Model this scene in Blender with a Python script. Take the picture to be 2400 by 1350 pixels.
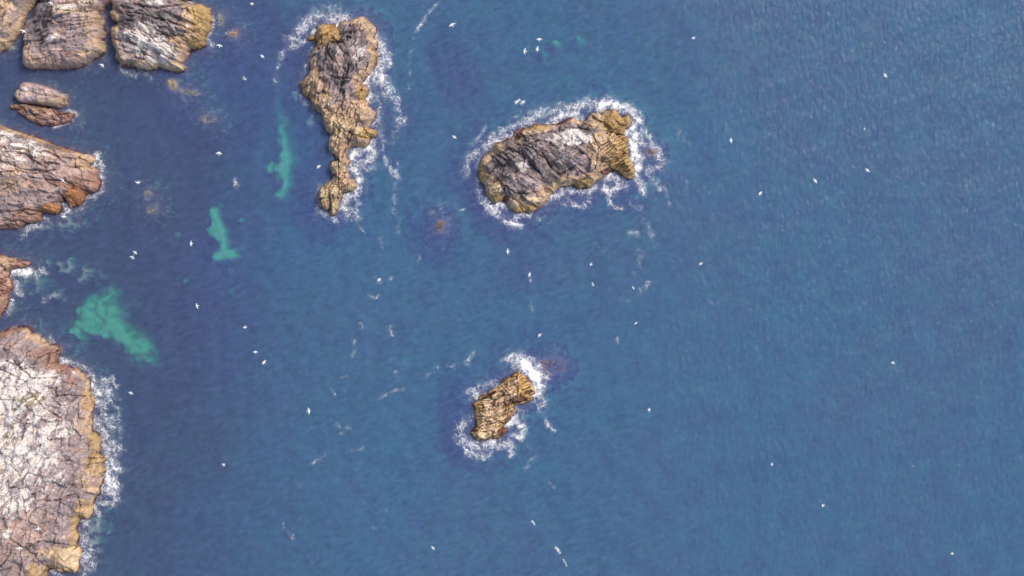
import bpy, bmesh, math, random
import numpy as np

for o in list(bpy.data.objects):
    bpy.data.objects.remove(o)
SC = bpy.context.scene
COL = SC.collection

# ------------------------------------------------------------------ camera, sky, sun, exposure
H = 330.0                       # height of the drone over the sea, metres
cam_d = bpy.data.cameras.new("camera")
cam = bpy.data.objects.new("camera", cam_d)
COL.objects.link(cam)
cam.location = (0, 0, H)
cam.rotation_euler = (0, 0, 0)
cam_d.sensor_width = 36.0
cam_d.lens = 36.0 * H / 240.0
cam_d.clip_end = 20000
SC.camera = cam

SUN_EL, SUN_AZ = 52.0, 35.0     # azimuth measured from +x towards +y
w = bpy.data.worlds.new("World")
SC.world = w
w.use_nodes = True
wn = w.node_tree
bg = wn.nodes["Background"]
sky = wn.nodes.new("ShaderNodeTexSky")
sky.sky_type = 'NISHITA'
sky.sun_disc = False
sky.sun_elevation = math.radians(SUN_EL)
sky.sun_rotation = math.radians(90 - SUN_AZ)
sky.air_density = 1.0
sky.dust_density = 4.0
sky.ozone_density = 1.0
wn.links.new(sky.outputs[0], bg.inputs[0])
bg.inputs[1].default_value = 0.14

sl = bpy.data.lights.new("sun", 'SUN')
sl.energy = 1.5
sl.angle = math.radians(12)
sl.color = (1.0, 0.93, 0.84)
so = bpy.data.objects.new("sun", sl)
COL.objects.link(so)
so.rotation_euler = (0, math.radians(90 - SUN_EL), math.radians(SUN_AZ))

SC.view_settings.view_transform = 'Standard'
SC.view_settings.look = 'None'
SC.view_settings.gamma = 1.0
SC.view_settings.use_curve_mapping = False
SC.view_settings.exposure = 0.40
SC.cycles.max_bounces = 8
SC.cycles.transparent_max_bounces = 8

# ------------------------------------------------------------------ numpy helpers
# Plan coordinates are in decimetres ("dm"), x to the right and y DOWN the plan, origin top left.
def W(px, py):
    return (px - 1200.0) * 0.1, (675.0 - py) * 0.1

def hash01(ix, iy, seed):
    h = (ix.astype(np.int64) * 374761393 + iy.astype(np.int64) * 668265263 + seed * 1274126177) & 0xFFFFFFFF
    h = ((h ^ (h >> 13)) * 1274126177) & 0xFFFFFFFF
    h = ((h ^ (h >> 15)) * 2246822519) & 0xFFFFFFFF
    h = h ^ (h >> 16)
    return (h & 0xFFFFFF).astype(np.float64) / float(0x1000000)

def perlin(x, y, seed=0):
    x0 = np.floor(x); y0 = np.floor(y)
    fx = x - x0; fy = y - y0
    u = fx * fx * fx * (fx * (fx * 6 - 15) + 10)
    v = fy * fy * fy * (fy * (fy * 6 - 15) + 10)
    def g(i, j):
        a = hash01(x0 + i, y0 + j, seed) * 2 * np.pi
        return np.cos(a) * (fx - i) + np.sin(a) * (fy - j)
    n0 = g(0, 0) * (1 - u) + g(1, 0) * u
    n1 = g(0, 1) * (1 - u) + g(1, 1) * u
    return (n0 * (1 - v) + n1 * v) * 1.5

def fbm(x, y, seed=0, oct=4, gain=0.5):
    s = np.zeros_like(x); a = 1.0; t = 0
    for k in range(oct):
        s += a * perlin(x * 2.0 ** k + 17.3 * k, y * 2.0 ** k - 9.1 * k, seed + 31 * k)
        t += a; a *= gain
    return s / t * 1.3

def sstep(a, b, x):
    t = np.clip((x - a) / (b - a), 0, 1)
    return t * t * (3 - 2 * t)

def sdf(poly, X, Y):
    """signed distance to a polygon, positive inside"""
    P = np.array(poly, float)
    d = np.full(X.shape, 1e18); ins = np.zeros(X.shape, bool)
    n = len(P)
    for i in range(n):
        ax, ay = P[i]; bx, by = P[(i + 1) % n]
        ex, ey = bx - ax, by - ay
        wx, wy = X - ax, Y - ay
        t = np.clip((wx * ex + wy * ey) / (ex * ex + ey * ey + 1e-9), 0, 1)
        d = np.minimum(d, (wx - ex * t) ** 2 + (wy - ey * t) ** 2)
        c = ((ay > Y) != (by > Y))
        if by != ay:
            c &= X < (bx - ax) * (Y - ay) / (by - ay) + ax
        ins ^= c
    d = np.sqrt(d)
    return np.where(ins, d, -d)

def linedist(pts, X, Y):
    d = np.full(X.shape, 1e18)
    for (ax, ay), (bx, by) in zip(pts[:-1], pts[1:]):
        ex, ey = bx - ax, by - ay
        wx, wy = X - ax, Y - ay
        t = np.clip((wx * ex + wy * ey) / (ex * ex + ey * ey + 1e-9), 0, 1)
        d = np.minimum(d, (wx - ex * t) ** 2 + (wy - ey * t) ** 2)
    return np.sqrt(d)

def voronoi(X, Y, th, a, b, seed, jit=0.9):
    """blocks a long and b wide along th (degrees, anticlockwise on the plan): edge distance, three random values, block centre"""
    c, s = math.cos(math.radians(th)), math.sin(math.radians(th))
    U = (c * X - s * Y) / a; V = (s * X + c * Y) / b
    U = U + 0.5 * (np.floor(V).astype(np.int64) & 1) * 0.0
    iu = np.floor(U); iv = np.floor(V)
    f1 = np.full(X.shape, 1e9); f2 = np.full(X.shape, 1e9)
    s1 = [np.zeros(X.shape) for _ in range(4)]
    s2 = [np.zeros(X.shape) for _ in range(2)]
    for i in (-1, 0, 1):
        for j in (-1, 0, 1):
            cu = iu + i; cv = iv + j
            su = cu + 0.5 + jit * (hash01(cu, cv, seed) - 0.5)
            sv = cv + 0.5 + jit * (hash01(cu, cv, seed + 7) - 0.5)
            d = (U - su) ** 2 + (V - sv) ** 2
            m1 = d < f1
            m2 = (~m1) & (d < f2)
            f2 = np.where(m1, f1, np.where(m2, d, f2))
            s2[0] = np.where(m1, s1[0], np.where(m2, su, s2[0]))
            s2[1] = np.where(m1, s1[1], np.where(m2, sv, s2[1]))
            f1 = np.where(m1, d, f1)
            s1[0] = np.where(m1, su, s1[0]); s1[1] = np.where(m1, sv, s1[1])
            s1[2] = np.where(m1, cu, s1[2]); s1[3] = np.where(m1, cv, s1[3])
    g = np.sqrt(((s2[0] - s1[0]) / a) ** 2 + ((s2[1] - s1[1]) / b) ** 2) + 1e-9
    edge = (f2 - f1) * 0.5 / g
    r1 = hash01(s1[2], s1[3], seed + 11); r2 = hash01(s1[2], s1[3], seed + 12); r3 = hash01(s1[2], s1[3], seed + 13)
    u = s1[0] * a; v = s1[1] * b
    sx = c * u + s * v; sy = -s * u + c * v
    return edge, r1, r2, r3, sx, sy

def blobsum(blobs, X, Y):
    m = np.zeros(X.shape)
    for bl in blobs:
        px, py, rx, ry = bl[:4]
        rot = bl[4] if len(bl) > 4 else 0.0
        st = bl[5] if len(bl) > 5 else 1.0
        c, s = math.cos(math.radians(rot)), math.sin(math.radians(rot))
        dx, dy = X - px, Y - py
        u = (c * dx - s * dy) / rx; v = (s * dx + c * dy) / ry
        m = np.maximum(m, st * np.exp(-(u * u + v * v) ** 1.5 * 0.7))
    return m

def lin(c):
    c = np.array(c, float) / 255.0
    return np.where(c <= 0.04045, c / 12.92, ((c + 0.055) / 1.055) ** 2.4)

PAL = {k: lin(v) for k, v in dict(
    grey=(150, 135, 134), dark=(112, 104, 105), mauve=(162, 146, 146), tan=(190, 163, 134), ochre=(174, 143, 90),
    cream=(214, 196, 172), white=(236, 228, 226), red=(152, 116, 102), rust=(170, 118, 80), pink=(178, 152, 143),
    maroon=(86, 44, 50), kelp=(92, 70, 52), pale=(168, 166, 140), sand=(196, 220, 158), sandy=(206, 184, 152), olive=(140, 128, 92),
    deep=(96, 108, 92)).items()}

# ------------------------------------------------------------------ materials
def new_mat(name):
    m = bpy.data.materials.new(name)
    m.use_nodes = True
    nt = m.node_tree
    nt.nodes.clear()
    out = nt.nodes.new("ShaderNodeOutputMaterial")
    return m, nt, out

def N(nt, t, **kw):
    n = nt.nodes.new(t)
    for k, v in kw.items():
        if k in n.inputs:
            n.inputs[k].default_value = v
        else:
            setattr(n, k, v)
    return n

def math_n(nt, op, a, b=None, c=None, clamp=False):
    n = nt.nodes.new("ShaderNodeMath"); n.operation = op; n.use_clamp = clamp
    for i, v in enumerate((a, b, c)):
        if v is None: continue
        if isinstance(v, (int, float)): n.inputs[i].default_value = v
        else: nt.links.new(v, n.inputs[i])
    return n.outputs[0]

def maprange(nt, v, a, b, c, d, smooth=False):
    n = nt.nodes.new("ShaderNodeMapRange")
    n.interpolation_type = 'SMOOTHSTEP' if smooth else 'LINEAR'
    nt.links.new(v, n.inputs[0])
    for i, q in enumerate((a, b, c, d)):
        if isinstance(q, (int, float)): n.inputs[i + 1].default_value = q
        else: nt.links.new(q, n.inputs[i + 1])
    return n.outputs[0]

def noise(nt, vec, scale, detail=4.0, rough=0.55, dist=0.0):
    n = N(nt, "ShaderNodeTexNoise", Scale=scale, Detail=detail, Roughness=rough, Distortion=dist)
    nt.links.new(vec, n.inputs["Vector"])
    return n

def rock_material():
    m, nt, out = new_mat("sea_rock")
    L = nt.links.new
    p = N(nt, "ShaderNodeBsdfPrincipled")
    geo = N(nt, "ShaderNodeNewGeometry")
    col = N(nt, "ShaderNodeVertexColor", layer_name="col")
    gu = N(nt, "ShaderNodeAttribute", attribute_name="guano")
    n1 = noise(nt, geo.outputs["Position"], 1.6, 6, 0.68)
    n2 = noise(nt, geo.outputs["Position"], 0.45, 4, 0.6)
    v1 = maprange(nt, n1.outputs[0], 0.3, 0.72, 0.62, 1.35)
    v2 = maprange(nt, n2.outputs[0], 0.3, 0.7, 0.85, 1.15)
    vv = math_n(nt, 'MULTIPLY', v1, v2)
    mul = N(nt, "ShaderNodeVectorMath", operation='SCALE')
    L(col.outputs[0], mul.inputs[0]); L(vv, mul.inputs["Scale"])
    # guano: speckle that thickens to a crust where the attribute is high
    n3 = noise(nt, geo.outputs["Position"], 2.1, 5, 0.7, 0.4)
    s = math_n(nt, 'ADD', gu.outputs["Fac"], math_n(nt, 'MULTIPLY', math_n(nt, 'SUBTRACT', n3.outputs[0], 0.5), 1.7))
    gm = maprange(nt, s, 0.38, 0.72, 0.0, 0.92, True)
    mix = N(nt, "ShaderNodeMix", data_type='RGBA')
    L(gm, mix.inputs[0]); L(mul.outputs[0], mix.inputs[6])
    mix.inputs[7].default_value = (*lin((222, 215, 209)), 1)
    L(mix.outputs[2], p.inputs["Base Color"])
    p.inputs["Roughness"].default_value = 0.82
    p.inputs["Specular IOR Level"].default_value = 0.3
    b = N(nt, "ShaderNodeBump", Strength=0.9, Distance=0.18)
    nb = noise(nt, geo.outputs["Position"], 2.6, 8, 0.72)
    L(nb.outputs[0], b.inputs["Height"]); L(b.outputs[0], p.inputs["Normal"])
    L(p.outputs[0], out.inputs[0])
    return m

def attr_diffuse(name):
    m, nt, out = new_mat(name)
    p = N(nt, "ShaderNodeBsdfPrincipled")
    col = N(nt, "ShaderNodeVertexColor", layer_name="col")
    geo = N(nt, "ShaderNodeNewGeometry")
    n1 = noise(nt, geo.outputs["Position"], 0.8, 5, 0.65)
    v = maprange(nt, n1.outputs[0], 0.3, 0.7, 0.85, 1.15)
    mul = N(nt, "ShaderNodeVectorMath", operation='SCALE')
    nt.links.new(col.outputs[0], mul.inputs[0]); nt.links.new(v, mul.inputs["Scale"])
    nt.links.new(mul.outputs[0], p.inputs["Base Color"])
    p.inputs["Roughness"].default_value = 1.0
    p.inputs["Specular IOR Level"].default_value = 0.0
    nt.links.new(p.outputs[0], out.inputs[0])
    return m

def water_material():
    m, nt, out = new_mat("sea_water")
    L = nt.links.new
    geo = N(nt, "ShaderNodeNewGeometry")
    pos = geo.outputs["Position"]
    p = N(nt, "ShaderNodeBsdfPrincipled")
    p.inputs["Roughness"].default_value = 0.18
    p.inputs["IOR"].default_value = 1.33
    # slow drift of hue: bluer and violet water in broad patches, faint north-south streaks
    nA = noise(nt, pos, 0.022, 4, 0.6)
    mp = N(nt, "ShaderNodeMapping"); mp.inputs["Scale"].default_value = (0.32, 0.05, 0.1)
    L(pos, mp.inputs[0])
    nB = noise(nt, mp.outputs[0], 1.0, 4, 0.6)
    ramp = N(nt, "ShaderNodeMix", data_type='RGBA')
    L(maprange(nt, nA.outputs[0], 0.35, 0.65, 0, 1, True), ramp.inputs[0])
    ramp.inputs[6].default_value = (*WATER_A, 1)
    ramp.inputs[7].default_value = (*WATER_B, 1)
    sxx = N(nt, "ShaderNodeSeparateXYZ"); L(pos, sxx.inputs[0])
    nS = noise(nt, pos, 0.035, 3, 0.55)
    shore_f = maprange(nt, math_n(nt, 'ADD', sxx.outputs[0], math_n(nt, 'MULTIPLY', math_n(nt, 'SUBTRACT', nS.outputs[0], 0.5), 70)), -95, -40, 1, 0, True)
    ramp2 = N(nt, "ShaderNodeMix", data_type='RGBA')
    L(shore_f, ramp2.inputs[0]); L(ramp.outputs[2], ramp2.inputs[6]); ramp2.inputs[7].default_value = (*WATER_C, 1)
    # small wind waves
    mp2 = N(nt, "ShaderNodeMapping", vector_type='TEXTURE'); mp2.inputs["Scale"].default_value = (3.4, 1.0, 1.0)
    mp2.inputs["Rotation"].default_value = (0, 0, math.radians(27))
    L(pos, mp2.inputs[0])
    mp3 = N(nt, "ShaderNodeMapping", vector_type='TEXTURE'); mp3.inputs["Scale"].default_value = (2.5, 1.0, 1.0)
    mp3.inputs["Rotation"].default_value = (0, 0, math.radians(82))
    L(pos, mp3.inputs[0])
    w1 = noise(nt, mp2.outputs[0], 1.15, 3, 0.58, 0.4)
    w2 = noise(nt, mp3.outputs[0], 1.3, 3, 0.58, 0.5)
    sx = N(nt, "ShaderNodeSeparateXYZ"); L(pos, sx.inputs[0])
    nC = noise(nt, pos, 0.03, 2, 0.5)
    side = maprange(nt, math_n(nt, 'ADD', sx.outputs[0], math_n(nt, 'MULTIPLY', math_n(nt, 'SUBTRACT', nC.outputs[0], 0.5), 120)), 10, 60, 0, 1, True)
    hmix = N(nt, "ShaderNodeMix", data_type='FLOAT')
    L(side, hmix.inputs[0]); L(w1.outputs[0], hmix.inputs[2]); L(math_n(nt, 'MULTIPLY_ADD', w2.outputs[0], 0.66, 0.17), hmix.inputs[3])
    hgt = hmix.outputs[0]
    big = noise(nt, mp2.outputs[0], 0.2, 2, 0.5)
    hsum = math_n(nt, 'ADD', hgt, math_n(nt, 'MULTIPLY', big.outputs[0], 0.9))
    b = N(nt, "ShaderNodeBump", Strength=1.0, Distance=0.55)
    L(hsum, b.inputs["Height"]); L(b.outputs[0], p.inputs["Normal"])
    var = math_n(nt, 'MULTIPLY', maprange(nt, hgt, 0.3, 0.7, 0.83, 1.17), maprange(nt, nB.outputs[0], 0.3, 0.7, 0.95, 1.05))  # wave shading painted into the colour: crests lighter, troughs darker
    # sparse dark flecks in the water colour
    nF = noise(nt, mp2.outputs[0], 2.6, 2, 0.5)
    nG = noise(nt, pos, 0.12, 2, 0.5)
    fl = maprange(nt, math_n(nt, 'ADD', nF.outputs[0], math_n(nt, 'MULTIPLY', nG.outputs[0], 0.35)), 0.93, 0.97, 1.0, 0.5, True)
    mul = N(nt, "ShaderNodeVectorMath", operation='SCALE')
    L(ramp2.outputs[2], mul.inputs[0]); L(math_n(nt, 'MULTIPLY', var, fl), mul.inputs["Scale"])
    L(mul.outputs[0], p.inputs["Base Color"])
    tr = N(nt, "ShaderNodeBsdfTransparent")
    mx = N(nt, "ShaderNodeMixShader"); mx.inputs[0].default_value = WATER_FAC
    L(tr.outputs[0], mx.inputs[1]); L(p.outputs[0], mx.inputs[2])
    L(mx.outputs[0], out.inputs["Surface"])
    va = N(nt, "ShaderNodeVolumeAbsorption")
    va.inputs["Color"].default_value = (0.25, 0.88, 0.84, 1)
    va.inputs["Density"].default_value = 0.45
    L(va.outputs[0], out.inputs["Volume"])
    return m

def foam_material():
    m, nt, out = new_mat("sea_foam")
    L = nt.links.new
    geo = N(nt, "ShaderNodeNewGeometry")
    pos = geo.outputs["Position"]
    at = N(nt, "ShaderNodeAttribute", attribute_name="foam")
    d = at.outputs["Fac"]
    nd = noise(nt, pos, 0.9, 4, 0.6)
    sub = N(nt, "ShaderNodeVectorMath", operation='SUBTRACT'); sub.inputs[1].default_value = (0.5, 0.5, 0.5)
    L(nd.outputs["Color"], sub.inputs[0])
    sc = N(nt, "ShaderNodeVectorMath", operation='SCALE'); sc.inputs["Scale"].default_value = 2.2
    L(sub.outputs[0], sc.inputs[0])
    flat = N(nt, "ShaderNodeVectorMath", operation='MULTIPLY'); flat.inputs[1].default_value = (1, 1, 0)
    L(pos, flat.inputs[0])
    add = N(nt, "ShaderNodeVectorMath", operation='ADD')
    L(flat.outputs[0], add.inputs[0]); L(sc.outputs[0], add.inputs[1])
    fs = []
    for scale, wd in ((0.6, 0.17), (1.3, 0.26)):
        v = N(nt, "ShaderNodeTexVoronoi", feature='DISTANCE_TO_EDGE', Scale=scale)
        v.voronoi_dimensions = '2D'
        L(add.outputs[0], v.inputs["Vector"])
        wid = math_n(nt, 'MULTIPLY_ADD', d, wd, 0.02)
        fs.append(maprange(nt, v.outputs["Distance"], 0.0, wid, 1.0, 0.0, True))
    lace = math_n(nt, 'MAXIMUM', fs[0], math_n(nt, 'MULTIPLY', fs[1], 0.75))
    nb = noise(nt, pos, 0.5, 5, 0.65)
    gate = math_n(nt, 'ADD', d, math_n(nt, 'MULTIPLY', math_n(nt, 'MULTIPLY', math_n(nt, 'SUBTRACT', nb.outputs[0], 0.5), 2.6), maprange(nt, d, 0.0, 0.9, 0.35, 1.0)))
    g1 = maprange(nt, gate, 0.02, 0.75, 0.0, 1.0, True)
    nv = noise(nt, pos, 1.6, 4, 0.7)
    a1 = math_n(nt, 'MULTIPLY', math_n(nt, 'MULTIPLY', lace, g1), maprange(nt, nv.outputs[0], 0.3, 0.62, 0.35, 1.0))
    solid = maprange(nt, gate, 0.72, 1.15, 0.0, 1.0, True)
    nh = noise(nt, pos, 1.1, 5, 0.72, 0.6)
    haze = math_n(nt, 'MULTIPLY', maprange(nt, gate, 0.28, 1.05, 0.0, 1.0), maprange(nt, nh.outputs[0], 0.36, 0.68, 0.03, 0.75))
    a = math_n(nt, 'MAXIMUM', math_n(nt, 'MAXIMUM', math_n(nt, 'MULTIPLY', a1, 0.95), solid), haze)
    df = N(nt, "ShaderNodeBsdfDiffuse"); df.inputs[0].default_value = (0.90, 0.91, 0.93, 1)
    tr = N(nt, "ShaderNodeBsdfTransparent")
    mx = N(nt, "ShaderNodeMixShader")
    L(a, mx.inputs[0]); L(tr.outputs[0], mx.inputs[1]); L(df.outputs[0], mx.inputs[2])
    L(mx.outputs[0], out.inputs["Surface"])
    return m

def gull_material():
    m, nt, out = new_mat("gull_plumage")
    L = nt.links.new
    p = N(nt, "ShaderNodeBsdfPrincipled")
    tc = N(nt, "ShaderNodeTexCoord")
    sx = N(nt, "ShaderNodeSeparateXYZ"); L(tc.outputs["Object"], sx.inputs[0])
    ay = math_n(nt, 'ABSOLUTE', sx.outputs[1])
    nz = noise(nt, tc.outputs["Object"], 9.0, 3)
    back = maprange(nt, ay, 0.05, 0.12, 0.0, 1.0, True)
    tip = maprange(nt, math_n(nt, 'ADD', ay, math_n(nt, 'MULTIPLY', nz.outputs[0], 0.03)), 0.60, 0.625, 0.0, 1.0, True)
    beak = maprange(nt, sx.outputs[0], 0.355, 0.365, 0.0, 1.0)
    m1 = N(nt, "ShaderNodeMix", data_type='RGBA'); L(back, m1.inputs[0])
    m1.inputs[6].default_value = (0.86, 0.86, 0.85, 1); m1.inputs[7].default_value = (0.80, 0.80, 0.82, 1)
    m2 = N(nt, "ShaderNodeMix", data_type='RGBA'); L(tip, m2.inputs[0]); L(m1.outputs[2], m2.inputs[6])
    m2.inputs[7].default_value = (0.10, 0.10, 0.11, 1)
    m3 = N(nt, "ShaderNodeMix", data_type='RGBA'); L(beak, m3.inputs[0]); L(m2.outputs[2], m3.inputs[6])
    m3.inputs[7].default_value = (0.65, 0.45, 0.08, 1)
    L(m3.outputs[2], p.inputs["Base Color"])
    p.inputs["Roughness"].default_value = 0.7
    L(p.outputs[0], out.inputs[0])
    return m

WATER_A = (0.128, 0.172, 0.428)
WATER_B = (0.114, 0.187, 0.448)
WATER_C = (0.116, 0.152, 0.325)     # greyer, siltier water inshore
WATER_FAC = 0.42
M_ROCK = rock_material(); M_BED = attr_diffuse("seabed"); M_WATER = water_material(); M_FOAM = foam_material(); M_GULL = gull_material()

# ------------------------------------------------------------------ object helpers
def tag(o, label=None, cat=None, group=None, kind=None):
    if label: o["label"] = label
    if cat: o["category"] = cat
    if group: o["group"] = group
    if kind: o["kind"] = kind
    return o

def grid_object(name, Xw, Yw, Z, keep, mat, col=None, floats=()):
    """one mesh from a regular grid of world positions; keep = boolean per cell"""
    ny, nx = Xw.shape
    idx = np.arange(nx * ny).reshape(ny, nx)
    q = np.stack([idx[1:, :-1], idx[1:, 1:], idx[:-1, 1:], idx[:-1, :-1]], -1)[keep]
    used = np.zeros(nx * ny, bool); used[q.ravel()] = True
    remap = np.cumsum(used) - 1
    q = remap[q]
    co = np.stack([Xw.ravel(), Yw.ravel(), Z.ravel()], -1)[used]
    me = bpy.data.meshes.new(name)
    nv, nf = len(co), len(q)
    me.vertices.add(nv); me.vertices.foreach_set("co", co.astype(np.float32).ravel())
    me.loops.add(nf * 4); me.loops.foreach_set("vertex_index", q.astype(np.int32).ravel())
    me.polygons.add(nf)
    me.polygons.foreach_set("loop_start", (np.arange(nf) * 4).astype(np.int32))
    me.polygons.foreach_set("loop_total", np.full(nf, 4, np.int32))
    me.update(calc_edges=True)
    if col is not None:
        c = np.ones((nv, 4), np.float32); c[:, :3] = col.reshape(-1, 3)[used]
        a = me.color_attributes.new("col", 'FLOAT_COLOR', 'POINT'); a.data.foreach_set("color", c.ravel())
    for nm, f in floats:
        a = me.attributes.new(nm, 'FLOAT', 'POINT'); a.data.foreach_set("value", f.ravel()[used].astype(np.float32))
    me.materials.append(mat)
    o = bpy.data.objects.new(name, me)
    COL.objects.link(o)
    return o

def mixc(C, c, m):
    return C * (1 - m[..., None]) + PAL[c] * m[..., None] if isinstance(c, str) else C * (1 - m[..., None]) + c * m[..., None]

ROCKS = []      # outlines, used for the surf fringe and the seabed

def rock(name, label, cat, poly, hmax=4.0, wd=22.0, seed=1, step=1.25, pad=40, jag=2.5, blocks=(30, 16, 12, 0.8), ero=0.12, jf=0.7, strata=0.4, grow=0.0,
         small=(30, 7, 5, 0.25), slats=(), cracks=(), base=('grey', 'mauve', 'dark'), shore='ochre', shore_w=14.0,
         zones=(), guano=(), guano0=0.0, hills=(), apron=0.9, weed=1.0, group=None, amp=1.0, surf=0.25, mult=1.0, jump=0.35):
    ROCKS.append((poly, surf))
    P = np.array(poly, float)
    x0, y0 = np.maximum(P.min(0) - pad, (-70, -50)); x1, y1 = np.minimum(P.max(0) + pad, (2470, 1400))
    X, Y = np.meshgrid(np.arange(x0, x1, step), np.arange(y0, y1, step))
    wx = fbm(X / 16, Y / 16, seed, 4) * jag; wy = fbm(X / 16, Y / 16, seed + 5, 4) * jag
    XW, YW = X + wx, Y + wy
    sd = sdf(poly, XW, YW)
    bw = fbm(X / 60, Y / 60, seed + 40, 4) * 9.0; bw2 = fbm(X / 60, Y / 60, seed + 41, 4) * 9.0
    th, a, b, bamp = blocks
    e0, r1, r2, r3, sx, sy = voronoi(X + bw, Y + bw2, th, a, b, seed + 100, 0.72)
    sds = sdf(poly, sx, sy)
    sde = (1 - ero) * sd + ero * np.clip(sds, sd - 9, sd + 9) + (r1 - 0.5) * 2.4 + 0.9 + grow
    rise = np.clip(sde, 0, None)
    big = fbm(X / 70, Y / 70, seed + 3, 3)
    h = np.where(sde > 0, jump * sstep(0, 2.5, sde) + hmax * (1 - np.exp(-rise / wd)) * (1 + 0.30 * big), sde * 0.1 * apron)
    for hx, hy, rx, ry, rot, hh in hills:
        h += blobsum([(hx, hy, rx, ry, rot, hh)], X, Y) if hh > 0 else -blobsum([(hx, hy, rx, ry, rot, -hh)], X, Y)
    inl = sstep(-6, 14, sd)
    tone = np.zeros(X.shape); f0 = fbm(X / 40, Y / 40, seed + 6, 3)
    # block steps and tilts, joints between blocks
    h += inl * amp * bamp * (r2 - 0.5) * 1.1
    tilt = (np.cos(r3 * 6.283) * (X - sx) + np.sin(r3 * 6.283) * (Y - sy)) * 0.1
    h += inl * amp * 0.5 * np.clip(tilt, -1.0, 1.0)
    jn = fbm(X / 30, Y / 30, seed + 60, 2)
    h -= inl * amp * (1 - sstep(0.1, 1.4 + jn, e0)) * np.clip(0.45 + 1.1 * jn, 0, 1.2) * jf
    th, a, b, samp = small
    e1, q1, q2, q3, tx, ty = voronoi(X + bw, Y + bw2, th, a * 1.5, b * 0.9, seed + 200, 0.62)
    h += inl * amp * samp * (q1 - 0.5) * 1.4 + inl * amp * samp * np.clip((np.cos(q3 * 6.283) * (X - tx) + np.sin(q3 * 6.283) * (Y - ty)) * 0.14, -.8, .8)
    jm = sstep(-0.25, 0.5, fbm(X / 26, Y / 26, seed + 61, 3))
    h -= inl * amp * (1 - sstep(0.1, 1.2, e1)) * 0.16 * jm * jf
    # strata and a cross set of joints: long straight ledges, shifted from one fault block to the next
    Fe, F1, F2, F3, fx_, fy_ = voronoi(X + 2 * bw, Y + 2 * bw2, blocks[0] + 20, blocks[1] * 2.6, blocks[2] * 2.4, seed + 400)
    for kth, sp, sA, jd in ((blocks[0], max(5.0, blocks[2] * 0.5), strata, 0.32), (blocks[0] + 74, max(9.0, blocks[1] * 0.6), strata * 0.6, 0.24)):
        tr = math.radians(kth)
        fan = (F2 - 0.5) * 0.5
        ct, st_ = np.cos(tr + fan), np.sin(tr + fan)
        vv = (st_ * (X + bw * 0.6 - fx_) + ct * (Y + bw2 * 0.6 - fy_)) / sp + F1 * 7.3 + 0.35 * f0
        k0 = np.floor(vv)
        hb = lambda k: k + 0.5 * (hash01(k, k * 0, seed + 410) - 0.5)
        idx = np.where(vv < hb(k0), k0 - 1, np.where(vv >= hb(k0 + 1), k0 + 1, k0))
        de = np.minimum(np.minimum(np.abs(vv - hb(k0)), np.abs(vv - hb(k0 + 1))), np.minimum(np.abs(vv - hb(k0 - 1)), np.abs(vv - hb(k0 + 2)))) * sp
        hr = hash01(idx, np.floor(F3 * 999), seed + 420)
        h += inl * amp * sA * (hr - 0.5) * 1.4
        gate = sstep(-0.1, 0.35, fbm(X / 24, Y / 24, seed + 430 + int(kth) % 50, 3))
        h -= inl * amp * jd * gate * (1 - sstep(0.1, 1.1, de))
        tone = tone + 0.16 * (hr - 0.5)
    for (sth, sa, sb, sA, bl) in slats:          # parallel joints where the strata stand on edge
        mk = sstep(0.15, 0.6, blobsum(bl, X, Y)) * inl
        e2, p1, p2, p3, ux, uy = voronoi(X + bw * 1.3, Y + bw2 * 1.3, sth, sa, sb, seed + 300 + int(sth))
        h += mk * sA * (p1 - 0.5) * 1.5
        h -= mk * (1 - sstep(0.1, 1.5, e2)) * 0.9 * sA
    h += inl * 0.22 * fbm(X / 9, Y / 9, seed + 70, 4)
    # broad ridges
    rdg = 1 - np.abs(fbm(X / 45, Y / 45, seed + 80, 4)) * 2
    h += inl * 0.5 * amp * rdg
    for pts, cw, cd in cracks:
        jx = fbm(X / 8, Y / 8, seed + 91, 3) * 2.5; jy = fbm(X / 8, Y / 8, seed + 92, 3) * 2.5
        dl = linedist(pts, X + jx, Y + jy)
        h -= sstep(-4, 4, sd) * cd * 0.8 * (1 - sstep(cw * 0.35, cw, dl))
    h = np.clip(h, -3.4, None)
    # ---- colour of the rock, with painted shade on one headland's flank
    f1 = fbm(X / 34, Y / 34, seed + 7, 4); f2 = fbm(X / 12, Y / 12, seed + 8, 4); f3 = fbm(X / 5, Y / 5, seed + 9, 3)
    C = np.broadcast_to(PAL[base[0]], X.shape + (3,)).copy()
    C = mixc(C, base[1], sstep(-0.15, 0.45, f1 + 0.5 * f3 + 0.5 * (q2 - 0.5)))
    C = mixc(C, base[2], sstep(0.05, 0.55, fbm(X / 28, Y / 28, seed + 17, 4) + 0.6 * (r3 - 0.5)) * 0.85)
    sw = shore_w * (1 + 0.9 * f1 + 0.5 * f2)
    ms = 1 - sstep(0.55, 1.25, sd / np.clip(sw, 3, None) + 0.35 * (q2 - 0.5) + 0.3 * (r2 - 0.5))
    C = mixc(C, shore, ms * (0.86 + 0.14 * np.clip(f2, -1, 1)))
    C = mixc(C, 'tan', ms * sstep(0.0, 0.6, f2 + 0.5 * (q1 - 0.5)) * 0.7)
    for cn, bl, st in zones:
        mk = sstep(0.32, 0.62, blobsum(bl, X, Y) + 0.22 * f1 + 0.16 * f2 + 0.14 * f3 + 0.22 * (q2 - 0.5)) * st
        C = mixc(C, cn, mk)
    C *= (0.86 + 0.24 * q2 + 0.22 * (r1 - 0.5) + 0.12 * f3 + tone)[..., None]
    # dark red weed where the swell washes, weed and pale kelp below the waterline
    mw = weed * (1 - sstep(0.2, 0.95, h + 0.5 * f2)) * sstep(-0.1, 0.4, fbm(X / 20, Y / 20, seed + 23, 3) + 0.22)
    mw = np.maximum(mw, weed * 0.75 * (1 - sstep(0.4, 1.3, e0)) * (1 - sstep(1.0, 2.2, h)))
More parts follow.
